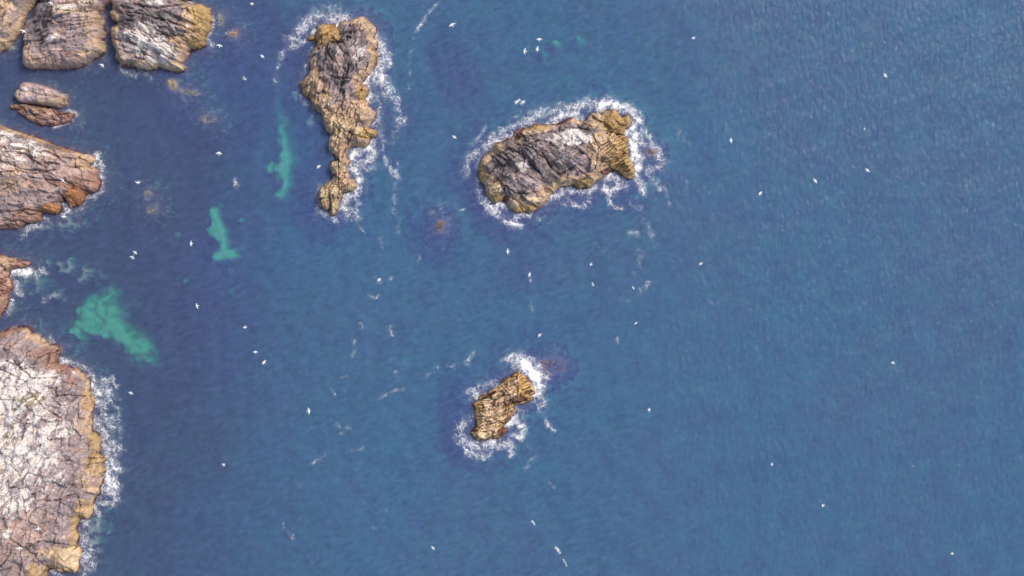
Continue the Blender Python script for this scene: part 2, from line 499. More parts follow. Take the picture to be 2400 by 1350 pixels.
    C = mixc(C, 'maroon', np.clip(mw, 0, 1) * 0.9)
    und = 1 - sstep(-0.7, -0.05, h)
    C *= (1 - 0.42 * (1 - sstep(0.15, 0.6, h + 0.25 * f2)))[..., None]      # wet rock and black lichen
    K = np.broadcast_to(PAL['kelp'], C.shape) * (0.9 + 0.5 * f3)[..., None]
    K = mixc(K, 'pale', sstep(0.05, 0.6, f2 + 0.6 * f1) * 0.4)
    C = C * (1 - und[..., None]) + K * und[..., None]
    g = blobsum(guano, X, Y) + guano0
    g = g * sstep(2, 9, sd) * (0.50 + 0.5 * q1 + 0.35 * (r1 - 0.5) + 0.40 * f1) + 0.22 * f2 * (g > 0.05)
    Xw, Yw = W(X, Y)
    keep = (np.maximum.reduce([h[1:, :-1], h[1:, 1:], h[:-1, 1:], h[:-1, :-1]]) > -3.3)
    o = grid_object(name, Xw, Yw, h, keep, M_ROCK, np.clip(C * mult, 0.004, 0.9), (("guano", np.clip(g, 0, 1.2)),))
    return tag(o, label, cat, group)

# ------------------------------------------------------------------ the rocks
HEAD = "rocky coast on the left"

A_POLY = [(852,43),(867,54),(879,67),(878,80),(873,91),(882,100),(881,111),(870,121),(882,129),(880,149),(864,167),(849,191),(842,202),(856,201),(864,213),(856,227),(850,236),(862,241),(858,251),
   (880,264),(876,279),(862,300),(867,304),(883,309),(881,321),(867,323),(863,339),(856,344),(840,342),(827,340),(820,341),(812,357),(807,370),(813,374),(822,375),(820,381),(812,392),(811,403),
   (817,410),(818,421),(830,422),(836,439),(824,448),(804,452),(802,461),(796,474),(791,490),(787,504),(777,504),(774,482),(769,491),(762,491),(749,484),(748,463),(749,446),(762,434),(779,421),
   (779,410),(776,392),(778,381),(791,377),(789,361),(780,359),(771,350),(773,328),(779,317),(767,306),(762,288),(757,270),(749,264),(740,258),(727,233),(711,213),(707,196),(720,182),(731,167),
   (729,142),(731,124),(742,111),(749,100),(740,96),(744,78),(747,64),(762,59),(782,61),(774,74),(780,73),(794,69),(802,56),(820,53),(842,43)]
rock("rocky_islet", "tall knobbly islet tapering down to a narrow ochre tail, surf along its right side", "islet", A_POLY,
  hmax=3.4, wd=12, seed=11, jag=1.5, grow=1.6, ero=0.05, blocks=(68,26,15,0.7), small=(55,8,5.5,0.22), base=('grey','mauve','dark'), shore='tan', shore_w=11,
  slats=[(62,34,9,0.55,[(800,320,40,60),(790,440,45,70)])],
  cracks=[([(776,184),(798,189),(827,191)],2.2,1.2),([(824,160),(818,182),(804,207)],3.0,1.6),([(827,82),(811,89),(827,98),(811,107),(785,108)],4.0,1.5),([(776,133),(789,155)],2.0,.9),
    ([(775,110),(772,125),(784,147)],2.2,.9),([(865,152),(852,180),(833,202)],2.2,1.3),([(840,292),(831,317),(816,339),(804,370)],2.4,1.3),([(787,294),(780,316)],2.4,1.2),([(798,334),(793,352)],2.2,1.2),
    ([(795,372),(797,445),(791,470)],2.2,1.3),([(778,412),(816,405)],2.2,1.2),([(797,446),(819,433)],2.4,1.2),([(773,446),(775,477),(777,500)],2.4,1.3),([(752,468),(800,464)],2.0,1.0),
    ([(831,319),(868,328)],2.0,1.0),([(857,306),(859,325)],2.0,1.0),([(827,228),(850,214)],2.4,1.0),([(832,250),(862,238)],2.6,1.0),([(745,96),(768,88),(780,76)],3.2,1.5),([(733,140),(752,120)],3.0,1.2),
    ([(758,280),(772,262),(790,270),(806,250)],1.8,.8),([(815,210),(800,240),(795,265)],1.6,.7),([(837,120),(845,150),(830,175)],1.8,.8),([(752,462),(756,490)],1.6,.8),([(788,470),(788,500)],1.4,.7)],
  zones=[('ochre',[(760,85,36,32,0,1.2),(785,95,24,18,0,1.0),(748,78,16,20),(790,90,14,14,0,.8),(712,200,9,20),(722,226,10,24,-45),(735,246,12,18,-45),(870,55,14,14,0,.6),(850,225,12,24,20,.9),(860,315,24,16,0,1),(770,300,14,30,0,.6),(880,140,5,14)],.85),
    ('tan',[(745,212,26,22,-45),(760,235,24,22),(740,170,10,30,25),(850,60,26,14,-20),(868,90,8,30,0,.8),(800,290,46,44),(780,350,34,40),(795,440,50,80),(835,265,40,30)],.9),
    ('sandy',[(795,300,30,24,0,.8),(785,340,16,26,0,.8),(790,395,12,16),(770,455,16,14),(785,440,14,16),(845,310,14,14,0,.6),(785,487,8,14)],.8),
    ('pink',[(815,245,24,16,0,.7),(798,178,18,10,0,.6),(800,150,16,14,0,.7)],.7),
    ('dark',[(822,95,22,12,30,.9),(812,88,10,20,0,.8),(800,110,26,8,0,.8),(770,145,10,18,30,.6),(815,190,8,26,-20,.9),(790,200,34,8,0,.4)],.75),
    ('rust',[(865,215,16,8,0,.5)],.6)],
  guano=[(853,125,20,18,-30,.9),(838,150,12,14,0,.6),(790,125,12,16,30,.6),(762,122,7,10,0,.5),(830,118,14,12,0,.4)],
  hills=[(815,130,50,60,0,2.0),(800,190,30,30,0,.6)], surf=0.45)

rock("skerry_rock", "small ochre rock just off the upper left shoulder of the tall knobbly islet", "rock",
  [(722,90),(729,84),(737,83),(741,87),(739,93),(731,96),(724,95)], hmax=0.8, wd=6, seed=14, jag=1.0, pad=10, blocks=(20,7,6,0.3), zones=[('ochre',[(732,89,14,10)],.9)], amp=.5, surf=.3, weed=.6)

B_POLY = [(1123,399),(1125,386),(1131,374),(1145,361),(1158,356),(1161,339),(1176,341),(1190,335),(1206,328),(1211,311),(1231,306),(1241,303),(1251,294),(1279,297),(1304,296),(1322,284),(1340,277),(1358,285),(1370,283),(1385,268),(1401,263),
  (1408,270),(1416,258),(1431,255),(1446,260),(1457,273),(1472,265),(1484,280),(1481,293),(1466,303),(1461,316),(1471,326),(1470,341),(1476,356),(1474,371),(1481,384),(1488,399),(1486,412),(1474,420),(1461,414),(1451,401),
  (1436,401),(1421,409),(1403,419),(1390,432),(1378,442),(1358,443),(1345,434),(1332,434),(1312,439),(1294,452),(1282,470),(1271,482),(1241,500),(1231,495),(1211,498),(1196,487),(1183,467),(1161,477),(1153,470),(1138,454),(1133,434),(1125,417)]
rock("rocky_islet", "broad islet with a dark grey hump, white guano cap and ochre rim, ringed by surf", "islet", B_POLY,
  hmax=3.0, wd=14, seed=23, jag=2.0, jf=.45, blocks=(-38,38,22,0.8), small=(24,14,7,0.2), base=('dark','grey','grey'), shore='tan', shore_w=13,
  slats=[(27,34,8,0.75,[(1452,372,46,70,20)]),(-40,34,10,0.5,[(1200,350,60,30)])],
  cracks=[([(1163,364),(1186,381),(1176,409),(1176,439),(1186,462)],1.8,.7),([(1213,341),(1246,351),(1271,374)],2.6,1.2),([(1236,381),(1261,404)],2.0,.8),([(1183,437),(1206,454),(1236,457),(1256,452)],2.4,1.1),
    ([(1271,364),(1294,402),(1312,412),(1345,392)],3.0,1.3),([(1323,303),(1358,303),(1380,310),(1400,351),(1392,399),(1363,424)],2.0,.8),([(1421,311),(1461,317)],2.4,1.2),([(1160,395),(1140,420)],2,.8),
    ([(1215,325),(1260,318),(1320,310)],1.8,.7),([(1195,350),(1230,372),(1225,400)],2.2,.9),([(1232,345),(1262,335),(1290,340)],2.4,1.0),([(1425,380),(1470,360)],1.8,.9),([(1440,395),(1478,378)],1.8,.9),
    ([(1166,342),(1164,352)],1.5,.7),([(1150,430),(1180,424)],1.6,.7),([(1160,455),(1175,440)],1.4,.7),([(1300,445),(1320,428)],1.6,.7)],
  zones=[('grey',[(1235,430,50,34,0,.9),(1300,330,90,40,0,.7),(1370,380,30,40,0,.8),(1150,400,18,18,0,.7)],.7),
    ('tan',[(1150,442,26,26),(1210,480,34,18),(1280,450,50,16,20),(1330,430,30,14),(1425,355,46,70),(1420,290,50,36),(1250,306,50,10,5),(1170,345,20,14),(1140,368,14,10),(1370,425,40,16,15)],.92),
    ('ochre',[(1255,300,26,8,0,.9),(1440,288,30,26),(1455,365,30,60),(1474,404,20,18),(1130,412,10,20),(1365,432,26,10,15),(1225,490,40,10,10,.7),(1165,465,18,12,0,.8)],.8),
    ('sandy',[(1205,478,14,10,0,.7),(1245,472,26,8,15,.7),(1430,330,18,14,0,.5),(1160,445,16,14,0,.6)],.7),
    
    ('sandy',[(1420,345,40,40,0,.6)],.5),('dark',[(1205,345,34,12,-30),(1185,372,16,26,-40),(1240,455,30,8,5),(1330,395,22,12,20,.8),(1365,310,40,8)],.6),('mauve',[(1240,440,36,22,0,.7),(1215,420,20,20,0,.6),(1345,385,36,30,0,.6),(1260,340,30,16,0,.5)],.7),
    ('maroon',[(1216,318,6,16,-30),(1322,286,20,6,30),(1478,350,6,30,0,.9),(1428,404,22,7),(1185,468,9,8)],.8)],
  guano=[(1340,328,48,20,8,1.3),(1325,322,30,14,0,1.2),(1312,345,18,14,0,.9),(1225,390,16,14,-40,.9),(1240,372,10,12,0,.5),(1310,375,16,18,0,.45),(1280,335,14,8,0,.4),(1240,440,30,22,0,.22)],
  hills=[(1300,350,110,50,0,1.6),(1225,430,50,40,0,1.0),(1200,360,40,26,-30,.6)], surf=0.55)

C_POLY = [(1217,869),(1221,880),(1235,883),(1242,894),(1247,908),(1254,917),(1254,924),(1244,926),(1251,934),(1235,942),(1219,947),(1203,949),(1208,963),(1198,979),(1187,991),(1176,1001),(1187,1003),(1187,1011),(1169,1028),(1155,1028),(1132,1033),
  (1118,1032),(1107,1018),(1104,1011),(1116,1000),(1116,981),(1113,961),(1109,947),(1122,939),(1123,931),(1141,922),(1157,910),(1173,903),(1178,890),(1196,880),(1208,873)]
rock("rocky_islet", "small low islet of ochre slanting slabs, a white breaker bursting at its upper right end", "islet", C_POLY,
  hmax=1.7, mult=1.16, strata=.25, wd=9, seed=37, jag=1.6, blocks=(18,26,10,0.55), small=(22,8,5,0.2), base=('tan','sandy','tan'), shore='ochre', shore_w=12,
  slats=[(17,34,8,0.6,[(1150,985,60,70)]),(28,34,9,0.5,[(1215,905,50,30)])],
  cracks=[([(1183,901),(1205,888),(1222,880)],2.2,1.2),([(1125,938),(1160,917),(1175,905)],2.2,1.1),([(1195,935),(1215,925),(1245,916)],3.0,1.3),([(1187,952),(1205,943),(1235,938)],2.2,1.1),([(1184,913),(1195,928)],1.8,.8),
    ([(1116,962),(1150,960)],1.6,.8),([(1118,975),(1145,973),(1165,985)],1.6,.8),([(1160,990),(1190,968),(1203,962)],1.8,.9),([(1120,1000),(1150,992),(1185,990)],1.6,.9),([(1108,1010),(1130,1004)],1.8,.9),([(1152,1016),(1185,1001)],2.2,1.1),
    ([(1205,900),(1222,895),(1240,893)],1.8,.9),([(1212,925),(1212,902)],1.8,.8)],
  zones=[('sandy',[(1135,1020,24,10,15,.9),(1155,975,26,24,0,.7),(1140,945,20,12,10,.7),(1180,920,20,14,0,.5)],.75),('ochre',[(1228,906,18,22),(1118,952,12,14),(1237,930,16,10),(1190,1000,10,20,30,.5),(1203,880,18,8,30,.9)],.85),
    ('grey',[(1165,945,18,12,0,.5)],.5),('maroon',[(1212,935,24,7,10),(1110,1004,10,8),(1180,1012,14,12,30),(1180,890,10,6,30),(1190,985,6,20,-30,.7),(1145,926,22,4,28,.8)],.8)],
  guano=[(1165,975,16,14,0,.28)], surf=0.5)

rock("rocky_headland", "bare brown grey headland filling the top left corner of the shore", "headland",
  [(-60,-45),(99,-45),(97,0),(81,15),(66,33),(60,50),(48,76),(36,98),(25,113),(0,126),(-60,140)], hmax=4.2, wd=9, seed=41, jag=2, jf=.5, blocks=(60,40,20,0.6), small=(50,14,7,0.22), base=('tan','grey','mauve'), shore='tan', shore_w=6,
  cracks=[([(20,75),(45,60),(70,28)],2.2,1.0),([(0,60),(30,40)],2,.9),([(5,100),(30,90)],2,.8)],
  zones=[('grey',[(12,75,24,24,0,.8),(60,10,30,20,0,.5)],.7),('tan',[(20,30,30,30,0,.7),(15,110,30,14)],.8)], guano=[(12,60,20,30,0,.3)], surf=0.12)

rock("rocky_headland", "wide sheer grey headland between two narrow channels, its left flank dark and steep", "headland",
  [(100,-45),(262,-45),(262,5),(247,14),(244,25),(232,33),(244,45),(239,60),(248,78),(234,96),(244,101),(247,123),(232,134),(209,149),(186,161),(150,163),(121,164),(95,163),(68,160),(59,151),(57,121),(62,108),(63,76),(69,62),(77,40),(82,22),(90,10)],
  hmax=4.0, wd=8, seed=43, jag=1.8, jf=.5, blocks=(14,44,20,0.6), small=(12,16,7,0.2), base=('mauve','grey','pink'), shore='pink', shore_w=8,
  cracks=[([(140,20),(185,16),(228,18)],2,.9),([(150,35),(190,36),(225,26)],2.2,1.1),([(125,58),(160,64),(205,58),(240,50)],2.2,1.0),([(140,72),(180,70),(232,62)],1.8,.8),([(125,5),(140,30),(128,52),(120,75)],3.0,1.3),([(75,85),(85,110),(78,130)],1.8,.8),([(100,100),(130,88),(160,100)],1.6,.7),([(220,95),(200,90)],1.6,.8)],
  zones=[('tan',[(155,155,110,18),(235,120,20,26),(225,60,26,40,0,.7),(70,130,14,40)],.6),('pink',[(190,140,50,22,0,.8),(140,92,22,14,0,.8),(120,140,50,18,0,.6)],.7),('sandy',[(175,30,50,14,0,.7),(210,130,30,16,30,.5),(200,5,40,10)],.7),
    ('dark',[(105,35,28,50,20,1.1),(95,75,18,30,0,.9),(110,100,12,16,0,.7),(150,60,40,8,-10,.4)],.85)],  # shade of the steep left flank painted into the rock colour
  guano=[(180,28,36,12,0,.75),(137,97,14,9,0,.9),(150,120,60,22,0,.38),(215,40,20,16,0,.45),(170,85,50,20,0,.4),(195,12,40,10,0,.6),(100,30,16,20,0,.3)], hills=[(170,70,70,60,0,1.4),(100,50,22,60,10,-1.4)], surf=0.12)

rock("rocky_headland", "white streaked headland with slanting ribs and a tan rim, right of the narrow channel", "headland",
  [(262,-45),(500,-45),(470,-10),(426,3),(438,12),(474,14),(492,23),(497,45),(492,64),(482,90),(481,108),(468,116),(448,114),(440,134),(424,150),(434,161),(433,168),(414,168),(393,164),(378,157),(353,165),(335,163),(317,157),(303,160),(286,153),(273,136),(275,118),(270,103),(263,83),(266,65),(280,60),(267,50),(262,35),(264,18)],
  hmax=3.8, wd=9, seed=47, jag=1.8, jf=.5, blocks=(-26,46,18,0.65), small=(-24,18,6.5,0.24), base=('mauve','grey','dark'), shore='tan', shore_w=10,
  slats=[(-28,36,10,0.5,[(390,100,70,50)])],
  cracks=[([(327,18),(352,25),(380,28),(438,17)],3.2,1.6),([(302,33),(340,42),(403,58),(440,72),(482,88)],2.4,1.2),([(335,75),(360,90),(400,128)],2.2,1.1),([(345,60),(390,85),(430,110)],2.4,1.1),([(320,105),(350,122),(385,136)],2.2,1.0),([(280,60),(300,56),(330,60)],2.2,1.0),
    ([(428,90),(470,82)],2,.9),([(310,152),(325,140),(345,146)],2.4,1.1),([(470,50),(494,54)],1.6,.8),([(462,28),(470,60)],1.4,.7)],
  zones=[('dark',[(320,50,34,12,-15,.8),(380,45,60,12,-12,.7),(300,70,24,20,0,.6),(440,60,26,14,-25,.6),(420,10,40,12,0,.5)],.75),('tan',[(468,50,30,50),(440,110,40,20),(340,156,40,10),(405,158,40,10,-12),(276,90,14,60),(270,40,10,30)],.9),
    ('ochre',[(480,55,18,50),(468,104,22,12),(482,24,20,12)],.75),('sandy',[(345,155,26,8,10),(405,156,34,6,-15,.9),(300,135,24,20,0,.5)],.8),('maroon',[(300,160,22,7),(275,65,14,5)],.7),('dark',[(290,132,10,12,20,.6)],.6)],
  guano=[(365,115,56,36,-25,1.25),(360,80,30,22,-25,1.2),(375,12,24,16,0,.95),(410,55,40,20,-20,.4),(440,60,16,8,0,.5),(330,125,30,20,0,.7),(400,85,30,16,-25,.6),(320,20,34,20,0,.35)], hills=[(380,70,90,60,0,1.3)], surf=0.18)

rock("sea_stack", "flat topped pinkish grey slab of rock standing alone in the left hand bay", "sea stack",
  [(63,193),(88,199),(121,207),(141,219),(159,224),(155,240),(156,247),(141,253),(106,249),(86,243),(50,241),(40,226),(50,202)], hmax=2.6, wd=2.5, seed=53, strata=.12, ero=0.0, jag=0.5, pad=16, blocks=(-12,30,20,0.25), small=(-10,12,8,0.12), base=('mauve','pink','grey'), shore='mauve', shore_w=3, amp=.7, weed=.4,
  cracks=[([(52,236),(58,212),(66,196)],2.0,1.0),([(82,240),(88,204)],1.6,.4),([(91,242),(95,206)],1.6,.4),([(105,225),(150,232)],1.4,.6),([(110,210),(118,248)],1.4,.5)],
  zones=[('tan',[(45,222,8,20,20),(148,240,18,12),(120,246,40,6)],.8),('sandy',[(100,225,50,14,-10,.4)],.5)], guano=[(66,213,18,12,0,.55),(90,220,50,16,0,.22)], surf=.05)

rock("sea_stack", "low reddish brown rock lying against the flat topped slab, foam at its right tip", "sea stack",
  [(24,249),(43,244),(83,247),(126,256),(136,262),(174,267),(168,282),(144,292),(123,297),(86,290),(60,275),(43,263),(50,258),(28,255)], hmax=1.6, wd=10, seed=59, jag=1.4, pad=22, blocks=(-15,20,10,0.5), small=(-25,8,5,0.2), base=('red','pink','mauve'), shore='red', shore_w=8, weed=.8,
  cracks=[([(45,246),(60,256),(66,268)],2.2,1.0),([(126,258),(135,270),(160,268)],2.2,.9),([(60,262),(90,270),(140,285)],1.6,.7)], zones=[('tan',[(75,276,16,10,0,.7),(100,262,24,8,0,.6),(36,250,14,5)],.6)], guano=[(100,278,30,10,0,.22)], surf=0.3, mult=.9)

rock("rocky_headland", "pinkish headland with cracked white upper edge and an orange notch, left shore", "headland",
  [(-60,275),(0,294),(41,309),(89,324),(121,334),(139,345),(166,348),(190,360),(219,366),(222,374),(211,389),(225,394),(235,399),(233,407),(228,416),(240,428),(234,443),(219,451),(201,454),(201,469),(190,480),(166,490),(160,482),(151,473),(142,476),(148,490),(136,503),(118,500),(101,497),(98,516),(74,523),(41,537),(0,537),(-60,540)],
  hmax=3.2, wd=15, seed=61, jag=1.8, jf=.55, blocks=(-10,44,20,0.55), small=(-14,16,7.5,0.22), base=('pink','mauve','tan'), shore='red', shore_w=14,
  cracks=[([(0,412),(45,405),(90,410),(142,401)],2.4,1.2),([(30,360),(68,363),(118,395)],2.6,1.2),([(80,418),(130,425),(166,427),(210,450)],2.0,1.0),([(0,457),(40,440),(74,425)],2,.9),([(0,502),(40,497),(77,493),(100,497),(136,505)],2.4,1.3),([(124,468),(146,452),(163,486)],4.0,2.0),
    ([(75,340),(78,360),(90,372)],2,.9),([(105,345),(95,375)],2,.9),([(27,345),(60,325)],2.4,1.0),([(0,340),(30,350),(40,372)],2,1),([(0,375),(50,392),(60,420)],1.8,.8),([(130,350),(150,375),(175,395)],1.8,.8),([(175,395),(210,392)],2,1),([(165,350),(175,380)],1.4,.6),([(45,525),(42,505),(60,498)],2,1)],
  zones=[('dark',[(50,328,60,9,-22,1.0),(125,345,20,8,-20,.6),(20,360,30,6,0,.4)],.8),('tan',[(55,313,70,6,-20,.9),(200,368,26,12,-15),(205,385,26,16),(150,490,20,14,0,.6)],.85),('rust',[(185,462,22,26,20),(120,487,26,14,-15)],.95),('red',[(215,430,34,20),(160,430,60,14,0,.6),(75,510,34,16),(100,448,20,10,0,.6)],.7),
    ('mauve',[(90,465,60,22,0,.8),(30,480,40,26,0,.7),(90,415,60,12,0,.6)],.75),('pink',[(30,390,40,16,0,.8),(150,405,50,16,0,.6)],.6)],
  guano=[(20,335,34,26,-20,1.15),(60,345,24,20,0,.9),(80,338,20,18,0,.9),(105,362,24,16,-30,1.0),(40,370,44,16,-8,.9),(15,355,30,20,0,1.0),(140,392,26,12,0,.7),(30,395,34,12,0,.5),(40,470,50,24,0,.32),(150,365,16,10,0,.45)], hills=[(30,400,90,60,0,1.4)], surf=0.25)

rock("rocky_headland", "small rust brown headland with a white wave breaking on its tip, on the left edge", "headland",
  [(-60,580),(0,596),(31,606),(60,613),(73,617),(70,623),(44,628),(24,634),(22,650),(29,657),(31,674),(21,692),(21,708),(13,723),(0,743),(-60,760)], hmax=2.0, wd=10, seed=67, jag=1.6, blocks=(-30,18,11,0.5), base=('red','pink','tan'), shore='red', shore_w=10,
  cracks=[([(0,660),(12,640),(18,630)],2,1),([(10,690),(28,680)],2,.9),([(0,625),(30,615)],1.8,.8)], zones=[('tan',[(15,612,26,10,-15),(20,668,12,10,0,.6)],.7),('pink',[(5,640,12,14)],.6)], surf=0.35)

rock("rocky_headland", "largest headland, crusted white with guano and cut by cracks, at the bottom left", "headland",
  [(-60,790),(0,786),(33,774),(60,769),(69,777),(71,786),(89,791),(104,800),(113,810),(142,814),(140,826),(134,832),(134,848),(128,854),(142,859),(156,857),(184,863),(191,874),(209,879),(212,892),(214,923),(222,939),(219,957),(217,972),(219,990),(214,1008),(234,1019),(233,1037),(239,1050),(229,1063),
   (249,1072),(247,1083),(242,1094),(251,1099),(247,1114),(244,1128),(233,1141),(239,1150),(236,1159),(224,1163),(218,1183),(218,1203),(207,1214),(190,1208),(184,1226),(178,1241),(184,1248),(184,1263),(180,1277),(191,1292),(184,1306),(185,1339),(171,1343),(142,1339),(120,1330),(111,1337),(108,1352),(112,1395),(-60,1395)],
  hmax=3.6, wd=18, seed=71, jag=1.8, strata=.3, jf=.5, blocks=(66,40,22,0.5), small=(50,15,7,0.2), base=('mauve','grey','pink'), shore='tan', shore_w=8,
  cracks=[([(0,857),(44,874),(78,892),(96,926),(133,961),(156,977)],2.4,1.1),([(44,839),(89,883),(142,884)],2.6,1.2),([(142,926),(175,922),(204,928)],2.6,1.2),([(87,977),(78,1003),(70,1030)],2.6,1.3),([(0,1183),(27,1139),(53,1094)],2.4,1.1),([(73,1157),(80,1201)],2,1),
    ([(107,1166),(156,1166),(170,1157),(189,1152)],2.6,1.2),([(44,1250),(73,1277),(93,1294),(116,1328)],3.0,1.4),([(73,1279),(107,1261),(160,1268),(190,1288)],2.6,1.2),([(118,862),(120,832),(138,822)],2.4,1.2),([(40,812),(60,795),(68,780)],2.6,1.2),([(0,790),(30,790)],1.6,.6),
    ([(170,1000),(176,1040)],2.2,1),([(214,1072),(245,1072)],2.4,1.2),([(215,1085),(250,1083)],1.8,.9),([(222,1115),(248,1115)],2.0,1.0),([(46,1080),(66,1110)],2.2,1.0),([(35,1130),(46,1160),(40,1200)],1.8,.8),([(0,1330),(30,1310),(45,1280)],2.6,1.3),([(60,1340),(70,1300)],2,1),
    ([(136,928),(145,945),(170,948),(190,930)],2.0,.9),([(0,930),(60,935),(100,925)],1.4,.6),([(20,1000),(60,985)],1.4,.5),([(150,870),(152,890),(190,900)],1.8,.8),([(105,870),(108,900)],1.4,.7),([(170,885),(175,870),(188,864)],2,1),([(196,1160),(196,1185)],2,1)],
  zones=[('red',[(115,835,34,22,0,.9),(150,865,34,10,-10,.9),(30,778,40,8,20,.8),(185,890,24,12,0,.6)],.8),('pink',[(70,1235,60,40,0,.9),(20,1275,50,40,0,.8),(100,1200,50,26,0,.6),(50,815,50,14,-10,.5)],.75),('grey',[(80,850,40,14,0,.8),(170,1140,26,60,10,.8),(190,1090,20,50,0,.6),(140,1275,50,20,0,.8),(60,1320,50,30,0,.6)],.75),
    ('dark',[(85,848,40,10,5,.7),(190,1120,14,40,0,.5),(155,1190,20,20,0,.5)],.6),('ochre',[(214,935,16,26),(228,1030,16,24),(232,1085,24,26),(205,1190,20,26),(182,1250,14,40),(160,1310,40,30),(100,1340,22,20)],.62),('sandy',[(155,1305,40,26,0,.9),(238,1115,18,18,0,.5),(30,930,60,30,0,.35)],.8),('tan',[(200,990,20,30,0,.6),(120,1300,50,40,0,.5),(215,1110,26,40,0,.6)],.7),
    ('olive',[(80,935,50,14,10,.9),(30,945,70,20,0,.7),(20,1060,60,80,0,.6)],.7)],
  guano=[(60,930,90,75,0,1.05),(50,1050,95,90,0,1.05),(40,1160,80,60,0,.85),(20,860,60,40,0,1.0),(110,885,50,24,0,.95),(160,950,40,40,0,.55),(140,1010,60,50,0,.7),(130,1100,60,60,0,.75),(165,1225,26,12,-35,.6),(160,1245,22,10,-35,.55),(30,1240,30,20,0,.6),(20,810,40,14,0,.35)],
  hills=[(20,1050,120,240,0,2.2)], surf=0.45)

# reefs that the swell just washes over
def awash(label, poly, hmax, seed, zc, blocks=(20,9,7,0.35), jag=3.0, mult=1.0):
    rock("awash_rock", label, "rock", poly, hmax=hmax, wd=8, seed=seed, jag=jag, pad=44, blocks=blocks, small=(30,5,4,0.12), shore=zc, base=('tan', 'grey', 'red'), zones=[(zc, [(sum(p[0] for p in poly)/len(poly), sum(p[1] for p in poly)/len(poly), 60, 60)], .9)], amp=.55, weed=0.3, apron=.9, surf=0.0, group=None, mult=mult, jump=0.0)
awash("pale tan rock awash just below the white streaked headland", [(393,190),(404,188),(413,196),(414,204),(410,214),(402,208),(395,202)], 0.12, 81, 'sandy')
awash("thin broken line of pale rock awash, right of the small tan rock", [(422,213),(440,210),(462,216),(458,222),(436,219),(424,222)], -0.06, 82, 'pale')
awash("nearly sunk grey tan rock just off the right tip of the white streaked headland", [(512,34),(521,34),(523,45),(518,58),(508,58),(511,46)], -0.04, 83, 'pale')
awash("brown ribbed rock awash, farthest out from the tip of the white streaked headland", [(538,74),(548,69),(558,72),(556,82),(548,90),(538,86)], 0.0, 84, 'tan')
awash("lone pale rock awash in violet water, lower left of the broad islet", [(1023,517),(1032,516),(1041,522),(1038,540),(1032,548),(1024,546)], -0.02, 85, 'grey')
awash("speckled brown reef awash right of the white breaker on the small low islet", [(1268,845),(1290,838),(1312,842),(1322,860),(1310,876),(1290,880),(1274,870)], -0.22, 86, 'mauve', (0,6,5,0.6), 5.0, 0.8)
awash("brown reef awash in the surf off the right end of the broad islet", [(1512,345),(1526,342),(1537,354),(1532,368),(1518,366)], 0.0, 87, 'mauve')
awash("pale sunken rock in the left bay, upper of two below the first gull", [(338,452),(348,449),(354,457),(346,466),(338,462)], -0.14, 88, 'pale')
awash("pale sunken rock in the left bay, lower of two below the first gull", [(346,486),(360,484),(364,492),(354,500),(346,496)], -0.2, 89, 'pale')
awash("faint row of small pale rocks awash in the open part of the left bay", [(468,275),(484,272),(504,276),(502,284),(480,286)], -0.16, 90, 'pale')

# ------------------------------------------------------------------ seabed, water
def graded(a, b, step, far):
    core = np.arange(a, b + step * 0.5, step)
    return np.concatenate([a - np.array(far[::-1]), core, b + np.array(far)])

SAND_POLY = [([(232,688),(262,680),(272,688),(262,706),(252,712),(278,720),(284,748),(293,766),(316,782),(340,796),(352,818),(358,852),(330,856),(304,840),(286,814),(252,797),(214,788),(192,794),(180,806),(154,802),(148,786),(163,764),(172,742),(178,722),(200,702)], 15, 1.0),
  ([(494,490),(505,494),(508,508),(516,524),(522,540),(526,560),(530,580),(533,592),(548,588),(551,600),(541,606),(528,602),(524,612),(500,612),(498,602),(512,592),(515,574),(512,558),(500,552),(488,548),(488,540),(500,528),(496,512),(488,506)], 8, 1.7),
  ([(646,180),(660,180),(664,260),(672,320),(680,365),(678,420),(672,455),(660,470),(644,470),(640,460),(652,445),(652,424),(646,408),(630,402),(624,390),(636,380),(652,386),(656,372),(648,330),(640,260)], 10, 1.15)]
SAND = [(650,458,12,10,0,1.0),(662,400,12,22,0,.9),(636,392,12,10,0,.8),(675,365,6,24,0,.7),(513,479,10,8,0,.55),(528,455,10,6,30,.4),(562,517,8,6,0,.75),(544,593,9,8,0,.6),(480,585,8,14,0,.35),(480,520,10,24,0,.3),(533,636,6,14,0,.4),(305,710,24,20,0,.3),
  (432,658,8,12,0,.6),(536,684,10,10,0,.45),(552,676,8,6,0,.3),(415,551,8,7,0,.4),(645,150,16,30,0,.3),(660,240,20,60,0,.25),
  (1300,103,17,11,0,.85),(1355,95,16,13,0,.75),(1275,125,14,9,0,.6),(1330,185,24,16,0,.42),(80,302,20,9,-20,.6),(120,312,24,8,-10,.45),(10,290,20,8,0,.45),(190,312,40,8,5,.3),
  (945,850,22,18,0,.35),(1110,835,40,26,0,.22),(1300,640,60,40,0,.14),(1490,440,30,40,0,.25),(880,360,30,30,0,.2)]
KELP = [(160,530,70,24,20,.8),(110,510,60,20,0,.7),(150,625,60,22,-10,.8),(210,645,26,20,0,.9),(80,660,40,40,0,.8),(40,690,30,40,0,.7),(120,690,40,20,0,.5),(100,760,30,16,0,.6),(165,840,40,20,-20,.6),(230,1235,26,50,0,1.0),(250,1200,20,20,0,.7),(290,170,60,12,0,.7),(330,170,60,14,0,.8),(420,205,50,30,-20,.5),(700,215,14,40,-20,.8),
  (735,280,16,30,-30,.8),(770,335,12,20,0,.6),(160,285,36,14,0,.6),(215,460,30,24,30,.8),(265,1000,30,120,0,.35)]
